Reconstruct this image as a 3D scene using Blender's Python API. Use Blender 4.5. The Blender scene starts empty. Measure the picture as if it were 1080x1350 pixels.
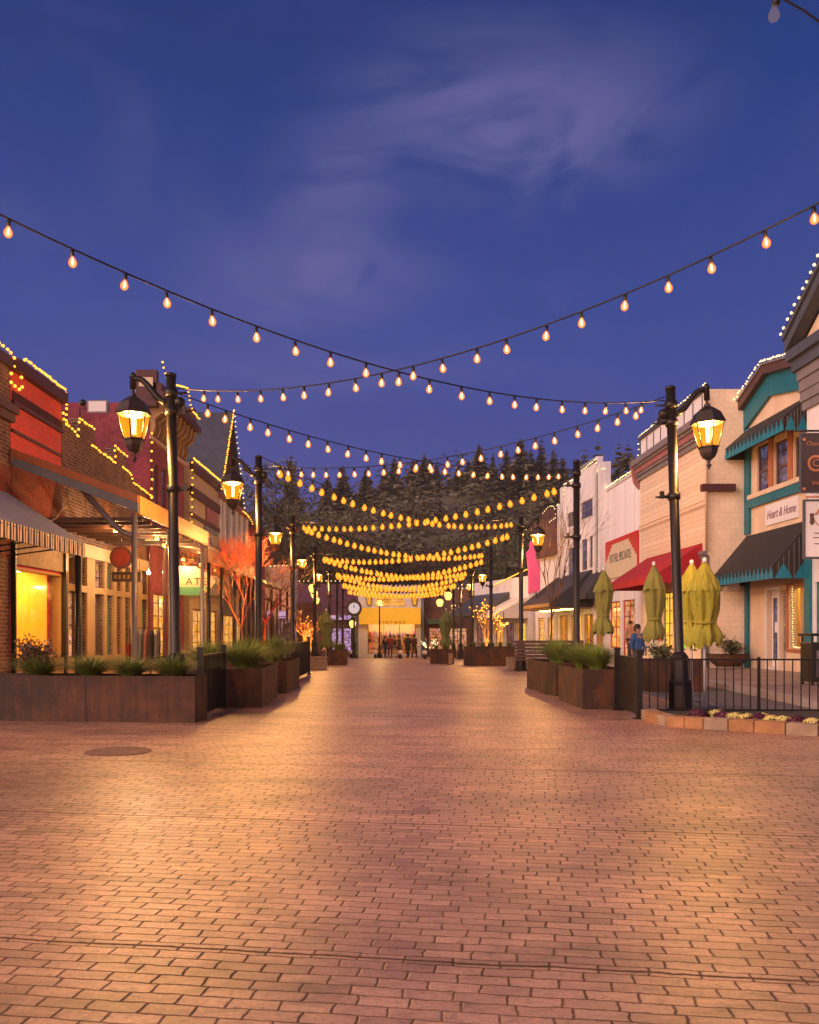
import bpy, bmesh, math, random
from mathutils import Vector, Matrix, noise
R = math.radians
PI = math.pi
random.seed(7)
scene = bpy.context.scene
col = scene.collection

# ---------------------------------------------------------------- camera
F, CX, HY, EYE = 1170.0, 515.0, 830.0, 1.5      # focal length and horizon of the photo, in its pixels
cam_d = bpy.data.cameras.new('camera')
cam = bpy.data.objects.new('camera', cam_d)
col.objects.link(cam)
cam.location = (0, 0, EYE)
cam.rotation_euler = (R(90), 0, 0)
cam_d.sensor_fit = 'VERTICAL'
cam_d.sensor_height = 36
cam_d.lens = F / 1350 * 36
cam_d.shift_x = 25 / 1350
cam_d.shift_y = 155 / 1350
cam_d.clip_end = 3000
cam_d.clip_start = 0.1
scene.camera = cam

# ---------------------------------------------------------------- sky at dusk
world = bpy.data.worlds.new('World')
scene.world = world
world.use_nodes = True
nt = world.node_tree
nt.nodes.clear()
def N(t, kind, **kw):
    n = t.nodes.new(kind)
    for k, v in kw.items():
        setattr(n, k, v)
    return n
def math_node(t, op, a=None, b=None, c=None, clamp=False):
    n = N(t, 'ShaderNodeMath', operation=op, use_clamp=clamp)
    for i, v in enumerate((a, b, c)):
        if v is None: continue
        if isinstance(v, (int, float)): n.inputs[i].default_value = v
        else: t.links.new(v, n.inputs[i])
    return n.outputs[0]
def mix_col(t, f, a, b, mode='MIX'):
    n = N(t, 'ShaderNodeMix', data_type='RGBA', blend_type=mode)
    for i, v in ((0, f), (6, a), (7, b)):
        if isinstance(v, (int, float)): n.inputs[i].default_value = v
        elif isinstance(v, (tuple, list)): n.inputs[i].default_value = (*v[:3], 1)
        else: t.links.new(v, n.inputs[i])
    return n.outputs[2]
def ramp(t, fac, stops, interp='LINEAR'):
    n = N(t, 'ShaderNodeValToRGB')
    n.color_ramp.interpolation = interp
    e = n.color_ramp.elements
    while len(e) < len(stops): e.new(0.5)
    for i, (p, c) in enumerate(stops):
        e[i].position = p
        e[i].color = (*c[:3], 1) if isinstance(c, (tuple, list)) else (c, c, c, 1)
    t.links.new(fac, n.inputs[0])
    return n.outputs[0]
tc = N(nt, 'ShaderNodeTexCoord')
sep = N(nt, 'ShaderNodeSeparateXYZ'); nt.links.new(tc.outputs['Generated'], sep.inputs[0])
elev = sep.outputs[2]
base = ramp(nt, elev, [(0.0, (.098, .085, .29)), (0.12, (.068, .078, .295)), (0.32, (.038, .066, .28)),
                       (0.50, (.015, .044, .205)), (.62, (.010, .032, .155)), (1.0, (.005, .02, .12))])
# the part of the sky where the sun has set, behind the camera
west = math_node(nt, 'MULTIPLY_ADD', sep.outputs[1], -0.72, math_node(nt, 'MULTIPLY', sep.outputs[0], -0.70))
wf = ramp(nt, west, [(0.0, 0.0), (0.35, 0.18), (0.8, 0.75), (1.0, 1.0)])
lowf = ramp(nt, elev, [(0.0, 1.0), (0.3, .75), (.7, .25), (1.0, .1)])
glow_c = ramp(nt, elev, [(0.0, (3.4, 1.9, 1.3)), (0.3, (2.7, 1.7, 1.5)), (1.0, (.9, .7, .95))])
glowf = math_node(nt, 'MULTIPLY', wf, lowf)
sky = mix_col(nt, glowf, base, glow_c)
# thin wisps of cloud
mp = N(nt, 'ShaderNodeMapping'); mp.inputs['Scale'].default_value = (1.5, 1.0, 3.4)
mp.inputs['Rotation'].default_value = (0, R(24), 0); mp.inputs['Location'].default_value = (.37, 0.2, .55)
nt.links.new(tc.outputs['Generated'], mp.inputs[0])
n1 = N(nt, 'ShaderNodeTexNoise'); n1.inputs['Scale'].default_value = 1.9; n1.inputs['Detail'].default_value = 7
n1.inputs['Roughness'].default_value = .52; n1.inputs['Distortion'].default_value = .9
nt.links.new(mp.outputs[0], n1.inputs[0])
n2 = N(nt, 'ShaderNodeTexNoise'); n2.inputs['Scale'].default_value = .9; n2.inputs['Detail'].default_value = 2
nt.links.new(mp.outputs[0], n2.inputs[0])
cl = math_node(nt, 'MULTIPLY', ramp(nt, n1.outputs[0], [(.45, 0.0), (.75, 1.0)], 'EASE'), ramp(nt, n2.outputs[0], [(.38, .25), (.62, 1.0)]))
def puff(px, py, w, h, s):          # where the brightest wisp hangs, as a direction
    d = Vector(((px - CX) / F, 1, (HY - py) / F)).normalized()
    vs = N(nt, 'ShaderNodeVectorMath', operation='SUBTRACT'); nt.links.new(tc.outputs['Generated'], vs.inputs[0]); vs.inputs[1].default_value = d
    vm = N(nt, 'ShaderNodeVectorMath', operation='MULTIPLY'); nt.links.new(vs.outputs[0], vm.inputs[0]); vm.inputs[1].default_value = (1 / w, 1 / w, 1 / h)
    vl = N(nt, 'ShaderNodeVectorMath', operation='LENGTH'); nt.links.new(vm.outputs[0], vl.inputs[0])
    return math_node(nt, 'MULTIPLY', ramp(nt, vl.outputs['Value'], [(0, 1.0), (1.0, 0.0)], 'EASE'), s)
pf = math_node(nt, 'ADD', puff(665, 165, .26, .10, 1.0), math_node(nt, 'ADD', puff(430, 265, .10, .08, .55), puff(440, 365, .20, .06, .45)))
pn = N(nt, 'ShaderNodeTexNoise'); pn.inputs['Scale'].default_value = 4.2; pn.inputs['Detail'].default_value = 6; pn.inputs['Distortion'].default_value = 1.2
nt.links.new(mp.outputs[0], pn.inputs[0])
pf = math_node(nt, 'MULTIPLY', pf, ramp(nt, pn.outputs[0], [(.26, .1), (.60, 1.0)], 'EASE'))
cloud = math_node(nt, 'ADD', math_node(nt, 'MULTIPLY', cl, .42), math_node(nt, 'MULTIPLY', pf, 1.0), clamp=True)
sky = mix_col(nt, math_node(nt, 'MULTIPLY', cloud, .62), sky, (.19, .165, .37))
bg = N(nt, 'ShaderNodeBackground'); bg.inputs[1].default_value = 0.88
nt.links.new(sky, bg.inputs[0])
wo = N(nt, 'ShaderNodeOutputWorld'); nt.links.new(bg.outputs[0], wo.inputs[0])

# the last glow of the sun, low behind the camera and to its left: very soft, pink
sun_d = bpy.data.lights.new('sun', 'SUN'); sun_d.energy = 2.0; sun_d.angle = R(45); sun_d.color = (1.0, .72, .60)
sun = bpy.data.objects.new('sun', sun_d); col.objects.link(sun)
sun.rotation_euler = Vector((.82, .50, -.40)).to_track_quat('-Z', 'Y').to_euler()

scene.view_settings.view_transform = 'Standard'
scene.view_settings.look = 'None'
scene.view_settings.gamma = 1
scene.view_settings.exposure = 0.28
scene.cycles.use_denoising = True
scene.cycles.max_bounces = 6
scene.cycles.diffuse_bounces = 3
scene.cycles.glossy_bounces = 3
scene.cycles.transparent_max_bounces = 12
scene.cycles.sample_clamp_indirect = 4
scene.cycles.caustics_reflective = False
scene.cycles.caustics_refractive = False

# ---------------------------------------------------------------- materials
MATS = {}
def new_mat(name):
    m = bpy.data.materials.new(name); m.use_nodes = True
    t = m.node_tree; b = t.nodes['Principled BSDF']
    MATS[name] = m
    return m, t, b
def link_bump(t, b, h, strength=.3, dist=.02):
    bp = N(t, 'ShaderNodeBump'); bp.inputs['Strength'].default_value = strength; bp.inputs['Distance'].default_value = dist
    t.links.new(h, bp.inputs['Height']); t.links.new(bp.outputs[0], b.inputs['Normal'])
def objco(t, scale=(1, 1, 1)):
    c = N(t, 'ShaderNodeTexCoord'); m = N(t, 'ShaderNodeMapping'); m.inputs['Scale'].default_value = scale
    t.links.new(c.outputs['Object'], m.inputs[0]); return m.outputs[0]
def tnoise(t, vec, scale, detail=4, rough=.55, dist=0):
    n = N(t, 'ShaderNodeTexNoise'); n.inputs['Scale'].default_value = scale; n.inputs['Detail'].default_value = detail
    n.inputs['Roughness'].default_value = rough; n.inputs['Distortion'].default_value = dist
    t.links.new(vec, n.inputs[0]); return n.outputs[0]
def paint(name, c, rough=.6, var=.25, scale=1.6, bump=.12, metal=0, bscale=14, streak=True):
    """painted or plain surface, weathered by two scales of noise"""
    m, t, b = new_mat(name)
    v = objco(t)
    a = tnoise(t, v, scale, 5)
    s = tnoise(t, objco(t, (3.0, 3.0, .5 if streak else 3)), 2.2, 4)
    f = math_node(t, 'MULTIPLY', ramp(t, a, [(.3, 0.0), (.7, 1.0)]), ramp(t, s, [(.3, .35), (.7, 1.0)]))
    dark = tuple(x * (1 - var) for x in c); lite = tuple(min(1, x * (1 + var * .45)) for x in c)
    t.links.new(mix_col(t, f, dark, lite), b.inputs['Base Color'])
    b.inputs['Roughness'].default_value = rough; b.inputs['Metallic'].default_value = metal
    if bump: link_bump(t, b, tnoise(t, v, bscale, 4), bump, .02)
    return m
def wallvec(t):
    """x+y, z: runs along a wall whichever way it faces"""
    c = N(t, 'ShaderNodeTexCoord'); s = N(t, 'ShaderNodeSeparateXYZ'); t.links.new(c.outputs['Object'], s.inputs[0])
    k = N(t, 'ShaderNodeCombineXYZ'); t.links.new(math_node(t, 'ADD', s.outputs[0], s.outputs[1]), k.inputs[0]); t.links.new(s.outputs[2], k.inputs[1])
    return k.outputs[0], s
def brick(name, c1, c2, mortar, bw=.22, bh=.075, ms=.012, bump=.6, offset=.5):
    m, t, b = new_mat(name)
    v, s = wallvec(t)
    br = N(t, 'ShaderNodeTexBrick'); t.links.new(v, br.inputs[0])
    br.inputs['Color1'].default_value = (*c1, 1); br.inputs['Color2'].default_value = (*c2, 1); br.inputs['Mortar'].default_value = (*mortar, 1)
    br.inputs['Scale'].default_value = 1; br.inputs['Brick Width'].default_value = bw; br.inputs['Row Height'].default_value = bh
    br.inputs['Mortar Size'].default_value = ms; br.inputs['Mortar Smooth'].default_value = .3; br.offset = offset
    n = tnoise(t, objco(t), 1.1, 6, .6)
    n2 = tnoise(t, objco(t), 9, 3, .6)
    c = mix_col(t, 1.0, br.outputs[0], ramp(t, n, [(.3, (.55, .5, .5) if c1[0] < .6 else (.86, .85, .84)), (.7, (1.15, 1.15, 1.15))]), 'MULTIPLY')
    c = mix_col(t, 1.0, c, ramp(t, n2, [(.3, (.7, .7, .7) if c1[0] < .6 else (.93, .93, .93)), (.7, (1.2, 1.2, 1.2) if c1[0] < .6 else (1.04, 1.04, 1.04))]), 'MULTIPLY')
    t.links.new(c, b.inputs['Base Color']); b.inputs['Roughness'].default_value = .85
    link_bump(t, b, math_node(t, 'SUBTRACT', math_node(t, 'MULTIPLY', n2, .5), br.outputs[1]), bump, .012)
    return m
def boards(name, c, period=.16, axis=2, gap=.08, var=.2, rough=.6, gapdark=.45):
    """lapped or grooved boards: axis 2 = lines run level, axis 0 = lines run upright"""
    m, t, b = new_mat(name)
    cc = N(t, 'ShaderNodeTexCoord'); s = N(t, 'ShaderNodeSeparateXYZ'); t.links.new(cc.outputs['Object'], s.inputs[0])
    src = s.outputs[2] if axis == 2 else math_node(t, 'ADD', s.outputs[0], s.outputs[1])
    fr = math_node(t, 'FRACT', math_node(t, 'DIVIDE', src, period))
    ln = math_node(t, 'LESS_THAN', fr, gap)
    idx = math_node(t, 'FLOOR', math_node(t, 'DIVIDE', src, period))
    wn = N(t, 'ShaderNodeTexWhiteNoise', noise_dimensions='1D'); t.links.new(idx, wn.inputs['W'])
    n = tnoise(t, objco(t, (1, 1, 6) if axis == 2 else (6, 6, 1)), 2.0, 5)
    col_ = mix_col(t, n, tuple(x * (1 - var) for x in c), tuple(min(1, x * (1 + var * .5)) for x in c))
    col_ = mix_col(t, 1.0, col_, ramp(t, wn.outputs[0], [(0, (.88, .88, .88)), (1, (1.08, 1.08, 1.08))]), 'MULTIPLY')
    col_ = mix_col(t, ln, col_, tuple(x * gapdark for x in c))
    t.links.new(col_, b.inputs['Base Color']); b.inputs['Roughness'].default_value = rough
    link_bump(t, b, math_node(t, 'SUBTRACT', fr, math_node(t, 'MULTIPLY', ln, 1.0)), .5, .02)
    return m
def stripes(name, c1, c2, period, axis=0, duty=.5):
    m, t, b = new_mat(name)
    cc = N(t, 'ShaderNodeTexCoord'); s = N(t, 'ShaderNodeSeparateXYZ'); t.links.new(cc.outputs['Object'], s.inputs[0])
    fr = math_node(t, 'FRACT', math_node(t, 'DIVIDE', s.outputs[axis], period))
    ln = math_node(t, 'LESS_THAN', fr, duty)
    n = tnoise(t, objco(t), 5, 4)
    c = mix_col(t, 1, mix_col(t, ln, c1, c2), ramp(t, n, [(.3, (.8, .8, .8)), (.7, (1.1, 1.1, 1.1))]), 'MULTIPLY')
    t.links.new(c, b.inputs['Base Color']); b.inputs['Roughness'].default_value = .8
    return m
def emit(name, c, s, sampling=True):
    m, t, b = new_mat(name)
    b.inputs['Base Color'].default_value = (*[min(1, x * .5) for x in c], 1)
    b.inputs['Emission Color'].default_value = (*c, 1); b.inputs['Emission Strength'].default_value = s
    if not sampling: m.cycles.emission_sampling = 'NONE'
    return m
def glowglass(name, c, s, tr=.5, sampling=False):
    """thin lit glass: part see-through, part glowing"""
    m, t, b = new_mat(name)
    t.nodes.remove(b)
    e = N(t, 'ShaderNodeEmission'); e.inputs[0].default_value = (*c, 1); e.inputs[1].default_value = s
    tr_ = N(t, 'ShaderNodeBsdfTransparent'); mx = N(t, 'ShaderNodeMixShader'); mx.inputs[0].default_value = 1 - tr
    t.links.new(tr_.outputs[0], mx.inputs[1]); t.links.new(e.outputs[0], mx.inputs[2])
    t.links.new(mx.outputs[0], t.nodes['Material Output'].inputs[0])
    if not sampling: m.cycles.emission_sampling = 'NONE'
    return m
def bulbglass(name, edge, mid, s_edge, s_mid, tr=.3):
    m, t, b = new_mat(name); t.nodes.remove(b)
    lw = N(t, 'ShaderNodeLayerWeight'); lw.inputs[0].default_value = .5
    f = ramp(t, lw.outputs['Facing'], [(0.0, 0.0), (.22, .15), (.75, 1.0)])
    e = N(t, 'ShaderNodeEmission'); t.links.new(mix_col(t, f, tuple(x * s_mid for x in mid), tuple(x * s_edge for x in edge)), e.inputs[0])
    tr_ = N(t, 'ShaderNodeBsdfTransparent'); mx = N(t, 'ShaderNodeMixShader'); mx.inputs[0].default_value = 1 - tr
    t.links.new(tr_.outputs[0], mx.inputs[1]); t.links.new(e.outputs[0], mx.inputs[2]); t.links.new(mx.outputs[0], t.nodes['Material Output'].inputs[0])
    m.cycles.emission_sampling = 'NONE'
def glass_mat(name, tr=.88, tint=(1, 1, 1)):
    m, t, b = new_mat(name)
    t.nodes.remove(b)
    g = N(t, 'ShaderNodeBsdfGlossy'); g.inputs['Roughness'].default_value = .04; g.inputs[0].default_value = (.9, .9, .9, 1)
    tr_ = N(t, 'ShaderNodeBsdfTransparent'); tr_.inputs[0].default_value = (*tint, 1)
    mx = N(t, 'ShaderNodeMixShader'); mx.inputs[0].default_value = 1 - tr
    t.links.new(tr_.outputs[0], mx.inputs[1]); t.links.new(g.outputs[0], mx.inputs[2])
    t.links.new(mx.outputs[0], t.nodes['Material Output'].inputs[0])
    return m
def litwin(name, c1, c2, s, scale=1.5, mask=(.3, .62)):
    """a lit window: a bright room, shelves of goods and darker things standing in it"""
    m, t, b = new_mat(name)
    cc = N(t, 'ShaderNodeTexCoord'); sp = N(t, 'ShaderNodeSeparateXYZ'); t.links.new(cc.outputs['Object'], sp.inputs[0])
    k = N(t, 'ShaderNodeCombineXYZ'); t.links.new(sp.outputs[0], k.inputs[0]); t.links.new(sp.outputs[2], k.inputs[1])
    v = objco(t)
    n = tnoise(t, v, scale * .8, 5, .7)
    vo = N(t, 'ShaderNodeTexVoronoi', distance='CHEBYCHEV'); vo.inputs['Scale'].default_value = 6.5; vo.inputs['Randomness'].default_value = .75; t.links.new(k.outputs[0], vo.inputs[0])
    goods = N(t, 'ShaderNodeSeparateXYZ'); t.links.new(vo.outputs[1], goods.inputs[0])
    body = mix_col(t, ramp(t, n, [(mask[0], 0.0), (mask[1], 1.0)]), c1, c2)
    gcol = mix_col(t, goods.outputs[1], tuple(x * .25 for x in c2), tuple(min(1, x * 1.0 + .08) for x in (c2[0], c2[1] * .8, c2[2] * 2.2)))
    isg = math_node(t, 'MULTIPLY', ramp(t, goods.outputs[0], [(.35, 0.0), (.42, 1.0)]), ramp(t, tnoise(t, v, 1.3, 3), [(.42, 0.0), (.52, 1.0)]))
    body = mix_col(t, isg, body, gcol)
    fr = math_node(t, 'FRACT', math_node(t, 'DIVIDE', sp.outputs[2], .52))
    shelf = math_node(t, 'MULTIPLY', math_node(t, 'LESS_THAN', fr, .09), ramp(t, tnoise(t, v, .9, 2), [(.44, 0.0), (.5, .85)]))
    body = mix_col(t, shelf, body, tuple(x * .2 for x in c1))
    t.links.new(body, b.inputs['Emission Color']); b.inputs['Emission Strength'].default_value = s
    b.inputs['Base Color'].default_value = (.03, .02, .02, 1); b.inputs['Roughness'].default_value = .08
    m.cycles.emission_sampling = 'NONE'
    return m

# paving: stamped bricks in long bond with uneven offsets, rows turned 8 degrees
def paving_mat(name, c, c2, mortar, bw=.215, bh=.095, rot=-8.3, rough=(.36, .52), bands=2.8, spec=1.0):
    m, t, b = new_mat(name)
    cc = N(t, 'ShaderNodeTexCoord'); mp = N(t, 'ShaderNodeMapping', vector_type='TEXTURE'); mp.inputs['Rotation'].default_value = (0, 0, R(rot))
    t.links.new(cc.outputs['Object'], mp.inputs[0])
    wob = N(t, 'ShaderNodeTexNoise'); wob.inputs['Scale'].default_value = 2.6; wob.inputs['Detail'].default_value = 3; t.links.new(mp.outputs[0], wob.inputs[0])
    vm = N(t, 'ShaderNodeVectorMath', operation='MULTIPLY_ADD'); t.links.new(wob.outputs[1], vm.inputs[0]); vm.inputs[1].default_value = (.05, .045, 0)
    t.links.new(mp.outputs[0], vm.inputs[2])
    wo2 = N(t, 'ShaderNodeTexNoise'); wo2.inputs['Scale'].default_value = 14; wo2.inputs['Detail'].default_value = 3; t.links.new(mp.outputs[0], wo2.inputs[0])
    vm2 = N(t, 'ShaderNodeVectorMath', operation='MULTIPLY_ADD'); t.links.new(wo2.outputs[1], vm2.inputs[0]); vm2.inputs[1].default_value = (.022, .020, 0); t.links.new(vm.outputs[0], vm2.inputs[2])
    s = N(t, 'ShaderNodeSeparateXYZ'); t.links.new(vm2.outputs[0], s.inputs[0])
    ry = math_node(t, 'DIVIDE', s.outputs[1], bh); row = math_node(t, 'FLOOR', ry); fy = math_node(t, 'SUBTRACT', ry, row)
    wn = N(t, 'ShaderNodeTexWhiteNoise', noise_dimensions='1D'); t.links.new(row, wn.inputs['W'])
    half = math_node(t, 'MULTIPLY', math_node(t, 'MODULO', row, 2), .5)
    off = math_node(t, 'MULTIPLY_ADD', wn.outputs[0], .42, half)
    rx = math_node(t, 'ADD', math_node(t, 'DIVIDE', s.outputs[0], bw), off); cx = math_node(t, 'FLOOR', rx); fx = math_node(t, 'SUBTRACT', rx, cx)
    def edge(f, w):      # 1 on the joint, fading over w
        d = math_node(t, 'MINIMUM', f, math_node(t, 'SUBTRACT', 1.0, f))
        return math_node(t, 'SUBTRACT', 1.0, math_node(t, 'DIVIDE', d, w, clamp=True))
    j = math_node(t, 'MAXIMUM', math_node(t, 'MULTIPLY', edge(fy, .085), .95), edge(fx, .045))
    # a long control joint every few metres
    by = math_node(t, 'DIVIDE', s.outputs[1], bands); bf = math_node(t, 'FRACT', math_node(t, 'ADD', by, .56))
    jb = edge(bf, .006)
    k = N(t, 'ShaderNodeCombineXYZ'); t.links.new(row, k.inputs[0]); t.links.new(cx, k.inputs[1])
    wb = N(t, 'ShaderNodeTexWhiteNoise', noise_dimensions='2D'); t.links.new(k.outputs[0], wb.inputs['Vector'])
    big = tnoise(t, mp.outputs[0], .55, 5, .6); mid = tnoise(t, objco(t, (1.6, 5, 1)), 3.0, 5, .65); fine = tnoise(t, mp.outputs[0], 42, 4, .7)
    c_ = mix_col(t, wb.outputs[0], c, c2)
    c_ = mix_col(t, 1.0, c_, ramp(t, big, [(.32, (.62, .58, .60)), (.68, (1.16, 1.15, 1.12))]), 'MULTIPLY')
    st = tnoise(t, objco(t, (.5, 1.7, 1)), 1.3, 6, .7, .6)
    c_ = mix_col(t, 1.0, c_, ramp(t, st, [(.36, (.55, .50, .52)), (.47, (.95, .94, .94)), (.7, (1.08, 1.07, 1.05))]), 'MULTIPLY')
    c_ = mix_col(t, 1.0, c_, ramp(t, mid, [(.34, (.66, .64, .66)), (.5, (1, 1, 1)), (.7, (1.16, 1.14, 1.1))]), 'MULTIPLY')
    c_ = mix_col(t, 1.0, c_, ramp(t, fine, [(.3, (.70, .69, .69)), (.7, (1.2, 1.2, 1.2))]), 'MULTIPLY')
    pit = tnoise(t, mp.outputs[0], 13, 5, .75)
    c_ = mix_col(t, 1.0, c_, ramp(t, pit, [(.33, (.5, .46, .46)), (.45, (1, 1, 1))]), 'MULTIPLY')
    vein = tnoise(t, objco(t, (1, 2.2, 1)), 5.0, 6, .7, 1.5)      # cleft-like dark veins pressed into the bricks
    vv = math_node(t, 'ABSOLUTE', math_node(t, 'SUBTRACT', vein, .5))
    c_ = mix_col(t, math_node(t, 'MULTIPLY', ramp(t, vv, [(0.0, 1.0), (.022, 0.0)]), ramp(t, mid, [(.45, .0), (.62, .75)])), c_, tuple(x * .35 for x in c))
    jm = math_node(t, 'MULTIPLY', j, ramp(t, tnoise(t, mp.outputs[0], 1.7, 4), [(.3, .7), (.6, 1.0)]))
    jm = math_node(t, 'MAXIMUM', jm, jb)
    c_ = mix_col(t, jm, c_, mortar)
    t.links.new(c_, b.inputs['Base Color'])
    rr = N(t, 'ShaderNodeMapRange'); t.links.new(math_node(t, 'ADD', math_node(t, 'MULTIPLY', wb.outputs[0], .35), math_node(t, 'MULTIPLY', mid, .65)), rr.inputs[0])
    rr.inputs[3].default_value = rough[0]; rr.inputs[4].default_value = rough[1]
    t.links.new(math_node(t, 'MULTIPLY_ADD', jm, .35, rr.outputs[0], clamp=True), b.inputs['Roughness']); b.inputs['Specular IOR Level'].default_value = spec
    h = math_node(t, 'SUBTRACT', math_node(t, 'ADD', math_node(t, 'MULTIPLY', mid, .8), math_node(t, 'MULTIPLY', fine, .25)), math_node(t, 'MULTIPLY', jm, .9))
    h = math_node(t, 'ADD', h, math_node(t, 'MULTIPLY', wb.outputs[0], .25))
    inv = math_node(t, 'SUBTRACT', 1.0, jm, clamp=True); t.links.new(math_node(t, 'MULTIPLY', inv, .38), b.inputs['Coat Weight']); t.links.new(math_node(t, 'MULTIPLY', inv, spec), b.inputs['Specular IOR Level']); b.inputs['Coat Roughness'].default_value = .42
    link_bump(t, b, h, .5, .009)
    return m

M = MATS
paving_mat('stamped_brick', (.40, .205, .14), (.68, .39, .26), (.018, .008, .006))
paving_mat('side_paving', (.34, .22, .19), (.40, .27, .23), (.12, .08, .07), bw=.4, bh=.4, rot=0, rough=(.5, .7), bands=4)
paint('asphalt', (.16, .135, .14), .75, .3, .8, .4, bscale=60, streak=False)
paint('kerb_stone', (.42, .34, .32), .7, .25, 2, .2, streak=False)
paint('earth', (.07, .05, .03), .95, .5, 4, .6, bscale=20, streak=False)
paint('black_metal', (.018, .014, .013), .38, .3, 3, .03, .3)
paint('pole_metal', (.020, .014, .011), .42, .3, 3, .03, .2)
paint('iron', (.045, .028, .022), .5, .4, 5, .1, .3)
paint('slate_roof', (.075, .085, .11), .6, .3, 2, .2)
paint('dark_awning', (.045, .042, .05), .75, .25, 2, .1)
paint('dark_canvas', (.028, .024, .026), .8, .3, 3, .1)
paint('teal', (.004, .15, .20), .5, .25, 3, .06)
paint('teal_light', (.006, .20, .31), .6, .2, 3, .06)
paint('trim_brown', (.10, .045, .035), .55, .3, 2, .08)
paint('grey_trim', (.22, .19, .19), .55, .25, 2, .08)
paint('pink_trim', (.34, .13, .12), .55, .2, 2, .06)
paint('stucco_cream', (.60, .44, .31), .8, .15, 1.2, .35, bscale=30)
paint('stucco_peach', (.74, .55, .39), .8, .22, 1.2, .2, bscale=30)
paint('white_paint', (.82, .77, .78), .65, .20, 1.1, .08)
paint('white_trim', (.74, .70, .68), .5, .12, 2, .05)
boards('white_boards', (.84, .79, .80), .22, 0, .05, .08, .6, .75)
boards('cream_siding', (.84, .64, .46), .20, 2, .10, .22, .6, .62)
boards('grey_boards', (.30, .32, .36), .25, 0, .06, .15, .6, .6)
boards('shingle_brown', (.13, .055, .05), .32, 2, .08, .3, .8, .4)
boards('maroon_metal_roof', (.20, .075, .085), .4, 0, .10, .2, .45, .6)
boards('wood_slats', (.17, .10, .075), .12, 2, .16, .35, .7, .1)
boards('corrugated', (.42, .42, .5), .16, 0, .3, .12, .5, .7)
brick('brick_dark', (.14, .045, .035), (.24, .10, .075), (.30, .24, .21), .24, .085)
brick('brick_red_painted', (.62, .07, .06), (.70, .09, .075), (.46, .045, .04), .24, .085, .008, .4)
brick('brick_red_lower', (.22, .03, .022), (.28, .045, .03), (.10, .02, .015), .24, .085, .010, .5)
brick('brick_maroon', (.27, .035, .065), (.33, .05, .08), (.19, .03, .05), .24, .085, .008, .3)
brick('brick_old', (.10, .03, .022), (.22, .085, .06), (.30, .22, .18), .30, .10, .016)
brick('block_cream', (.86, .67, .49), (.88, .70, .52), (.78, .60, .44), .4, .2, .010, .3)
paint('maroon_trim', (.085, .018, .024), .6, .3, 2, .1)
paint('cream_paint', (.50, .38, .24), .65, .2, 1.6, .08)
paint('tan_paint', (.38, .22, .09), .65, .25, 1.6, .08)
paint('green_paint', (.06, .12, .09), .6, .25, 2, .08)
paint('red_paint', (.55, .01, .015), .55, .15, 2, .05)
paint('red_canvas', (.42, .008, .02), .75, .2, 2, .1)
paint('blue_grey', (.16, .19, .24), .6, .2, 2, .08)
paint('orange_wood', (.42, .14, .05), .5, .2, 2, .06)
paint('fascia_amber', (.80, .36, .05), .45, .15, 2, .04)
paint('grey_metal', (.20, .18, .20), .4, .2, 3, .05, .3)
paint('downpipe', (.26, .17, .17), .45, .2, 3, .05)
paint('rail_brown', (.14, .07, .05), .6, .3, 3, .1)
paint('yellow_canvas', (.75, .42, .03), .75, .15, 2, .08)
M['yellow_canvas'].node_tree.nodes['Principled BSDF'].inputs['Emission Color'].default_value = (1, .45, .02, 1)   # lamplight on the canvas put in as its own glow; no lamp inside
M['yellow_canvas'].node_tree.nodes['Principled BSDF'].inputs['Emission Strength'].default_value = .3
paint('stone_tan', (.36, .25, .17), .85, .3, 5, .5, bscale=22, streak=False)
paint('stone_orange', (.42, .20, .08), .75, .35, 5, .4, bscale=22, streak=False)
paint('pink_panel', (.80, .12, .36), .5, .10, 2, .03)
paint('skin', (.45, .24, .17), .55, .1, 5, 0)
paint('hair', (.03, .018, .012), .6, .3, 9, .2)
paint('denim', (.04, .06, .13), .8, .3, 8, .1)
paint('coat_dark', (.03, .025, .035), .8, .3, 6, .1)
paint('coat_red', (.22, .02, .02), .8, .3, 6, .1)
paint('shirt_blue', (.05, .14, .36), .8, .2, 6, .1)
paint('sign_cream', (.66, .55, .38), .6, .08, 3, .02)
paint('sign_white', (.74, .70, .72), .5, .05, 3, .02)
paint('sign_dark', (.05, .03, .035), .5, .2, 3, .02)
paint('sign_copper', (.50, .20, .09), .4, .2, 3, .02)
paint('sign_green', (.12, .42, .26), .6, .1, 3, .02)
paint('ink', (.05, .04, .05), .5, .1, 3, 0)
paint('ink_purple', (.22, .07, .14), .5, .1, 3, 0)
paint('clock_face', (.75, .75, .78), .4, .05, 3, 0)
paint('petal_purple', (.10, .008, .05), .7, .4, 18, .3, streak=False)
paint('petal_yellow', (.72, .60, .20), .7, .3, 18, .3, streak=False)
paint('bark', (.10, .055, .035), .9, .4, 8, .4)
paint('bark_pale', (.36, .22, .15), .85, .3, 8, .2)
paint('basket_moss', (.20, .09, .04), .95, .4, 12, .6, streak=False)
stripes('awning_top', (.34, .38, .52), (.09, .10, .20), .29, 1)
stripes('awning_stripes_y', (.74, .60, .52), (.03, .028, .05), .145, 1)
stripes('awning_stripes', (.62, .56, .60), (.05, .05, .085), .17)
stripes('awning_slats_dark', (.22, .21, .28), (.07, .07, .12), .5)
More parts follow.
